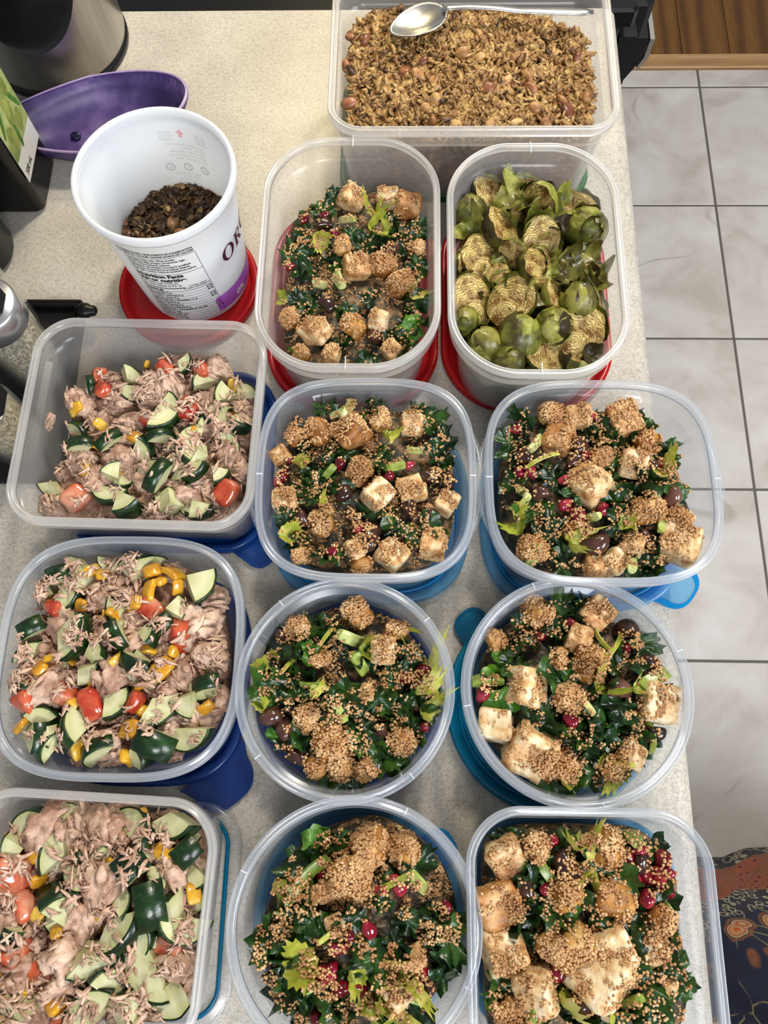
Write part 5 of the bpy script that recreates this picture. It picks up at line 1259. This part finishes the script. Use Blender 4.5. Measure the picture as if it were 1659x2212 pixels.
v, f = join(PRb); link('label_print', mesh('label_print', [(.0341, p[0], p[1]) for p in v], f, 'print_black', False), ob)

dj = empty('dark_jar', (-0.338, 0.372, 0), 'dark brown glass jar between the oil bottle and the spice jars', 'jar')
cyl('body', [(.026, 0), (.031, .004), (.032, .06), (.031, .085), (.022, .100)], 'spice_dark' if 'spice_dark' in M else 'black_glass', dj, 40)
cyl('cap', [(.0215, .0975), (.0235, .099), (.0235, .115), (.021, .117)], 'black_plastic', dj, 40)

rk = empty('spice_rack', (0, 0, 0), 'black plastic spice rack with a small knob, under the spice jars', 'rack')
box('tray', (-.370, -.2425, .179, .324, 0.0003, .006), 'black_plastic', rk, .003)
box('back_wall', (-.370, -.2425, .318, .324, .0062, .012), 'black_plastic', rk, .002)
box('side_wall', (-.246, -.2410, .181, .3175, .0062, .016), 'black_plastic', rk, .002)
v, f = loft([[(x, .3125 + k*.0065*cos(a_), .0135 + k*.0050*sin(a_)) for a_ in np.linspace(0, 2*pi, 17)[:-1]] for x, k in ((-.243, .8), (-.240, 1), (-.236, .9), (-.2345, .7), (-.231, .62), (-.2295, .3))], True, True)
link('knob', mesh('knob', v, f, 'black_plastic'), rk)['label'] = 'small black side knob'
def spicejar(x, y, label, cont, collar, hg=.072, fillh=.052):
    j = empty('spice_jar', (x, y, .0064), label, 'jar')
    cyl('contents', [(.0165, .0025), (.0178, .004), (.0178, fillh), (.016, fillh+.001)], cont, j, 32)
    v, f = lathe([(.017, 0), (.0193, .0006), (.0205, .003), (.0205, hg-.008), (.0190, hg-.002), (.0178, hg), (.0168, hg), (.0180, hg-.003), (.0192, hg-.009), (.0192, .004), (.017, .002)], 40)
    v, f = loft([[p for p in v[i*40:(i+1)*40]] for i in range(11)], True, True)
    link('glass', mesh('glass', v, f, 'jar_glass'), j)
    if collar:
        cyl('collar', [(.0185, hg-.004), (.0212, hg-.003), (.0212, hg+.014), (.0195, hg+.016)], 'silver_cap', j, 40)['label'] = 'shiny silver collar'
        z = hg + .0165
    else: z = hg + .0005
    rr = .0205 if not collar else .0165
    v, f = loft([[(rr*k*cos(2*pi*q/8+.4), rr*k*sin(2*pi*q/8+.4), zz) for q in range(8)] for zz, k in ((z, .95), (z+.001, 1), (z+.026, .97), (z+.030, .85))], True, True)
    link('cap', mesh('cap', v, f, 'black_matte', False), j)['label'] = 'black faceted cap'
    return j
spicejar(-.266, .266, 'glass jar of grey ground pepper with a silver collar, on the black rack', 'spice_grey', True)
spicejar(-.2735, .2105, 'glass jar of brown dried herbs at the front of the black rack', 'spice_brown', False, hg=.060)
spicejar(-.2935, .3015, 'clear glass jar with a black faceted cap, at the rear of the rack', 'spice_grey', False, hg=.070, fillh=.02)

# ------------------------------------------------------------------ the person's skirt at lower right
pe = empty('person', (.62, -.40, -.91), 'person beside the worktop, only a navy floral printed skirt showing', 'person')
n = 120; rs = []; uvs = []
def hem(t, k):
    # rounded square with its far left corner pulled to a point
    c, s = cos(t), sin(t); e_ = 2 + 2.4*(1-k)
    x = math.copysign(abs(c)**(2/e_), c); y = math.copysign(abs(s)**(2/e_), s)
    fold = 1 + (.020 + .02*k)*sin(9*t + 3*k) + .012*sin(23*t + 5*k)
    return x*fold, y*fold
NZ = 26
for i in range(NZ+1):
    k = i/NZ; z = .30 + .74*k; R = .225*(1-k)**1.15 + .15
    row = []
    for j in range(n):
        t = 2*pi*j/n; x, y = hem(t, k)
        row.append((x*R*.60/.62 + .03*k, y*R*.76 - .05*k, z + .012*sin(6*t)*(1-k)))
    rs.append(row)
inner = [[(x*.992, y*.992, z+.0008) for x, y, z in r] for r in rs[:3]]
v, f = loft(inner[::-1] + rs); me = mesh('skirt', v, f, 'print')
uvl = me.uv_layers.new(name='UVMap')
for pl in me.polygons:
    js = [me.loops[l].vertex_index for l in pl.loop_indices]
    wrapj = max(q % n for q in js) - min(q % n for q in js) > n/2
    for l, q in zip(pl.loop_indices, js):
        u = (q % n)/n
        if wrapj and u < .5: u += 1
        uvl.data[l].uv = (u*4.2, max(0, (q//n - 3))/NZ*2.0)
link('skirt', me, pe)

# ------------------------------------------------------------------ labels: single each piece out by box and place
from collections import defaultdict
cells = defaultdict(list)
for o, word, key, x, y, sc in PLACED:
    B = BX.get(key)
    cx, cy, a, b = (B.c.x, B.c.y, B.a, B.b) if B else (TX, TY + .02, .040, .030)
    u, w_ = (x-cx)/a, (y-cy)/b
    col = 'left' if u < -.25 else ('right' if u > .25 else 'middle')
    row = 'far' if w_ > .25 else ('near' if w_ < -.25 else 'mid')
    place = {('far', 'left'): 'far left corner', ('far', 'middle'): 'far side', ('far', 'right'): 'far right corner', ('mid', 'left'): 'left side', ('mid', 'middle'): 'centre', ('mid', 'right'): 'right side',
             ('near', 'left'): 'near left corner', ('near', 'middle'): 'near side', ('near', 'right'): 'near right corner'}[(row, col)]
    cells[(word, key, place)].append((x, y, o))
ORD = ['leftmost', 'second from left', 'third from left', 'fourth from left', 'fifth from left', 'sixth from left', 'seventh from left', 'eighth from left', 'ninth from left', 'tenth from left', 'eleventh from left', 'twelfth from left']
for (word, key, place), lst in cells.items():
    lst.sort(key=lambda q: q[0])
    for i, (x, y, o) in enumerate(lst):
        if len(lst) == 1: s = f'{word} in {place} of {SHORT[key]}'
        else:
            od = 'rightmost' if i == len(lst)-1 else ORD[min(i, 11)]
            s = f'{word}, {od} in {place} of {SHORT[key]}'
        o['label'] = s
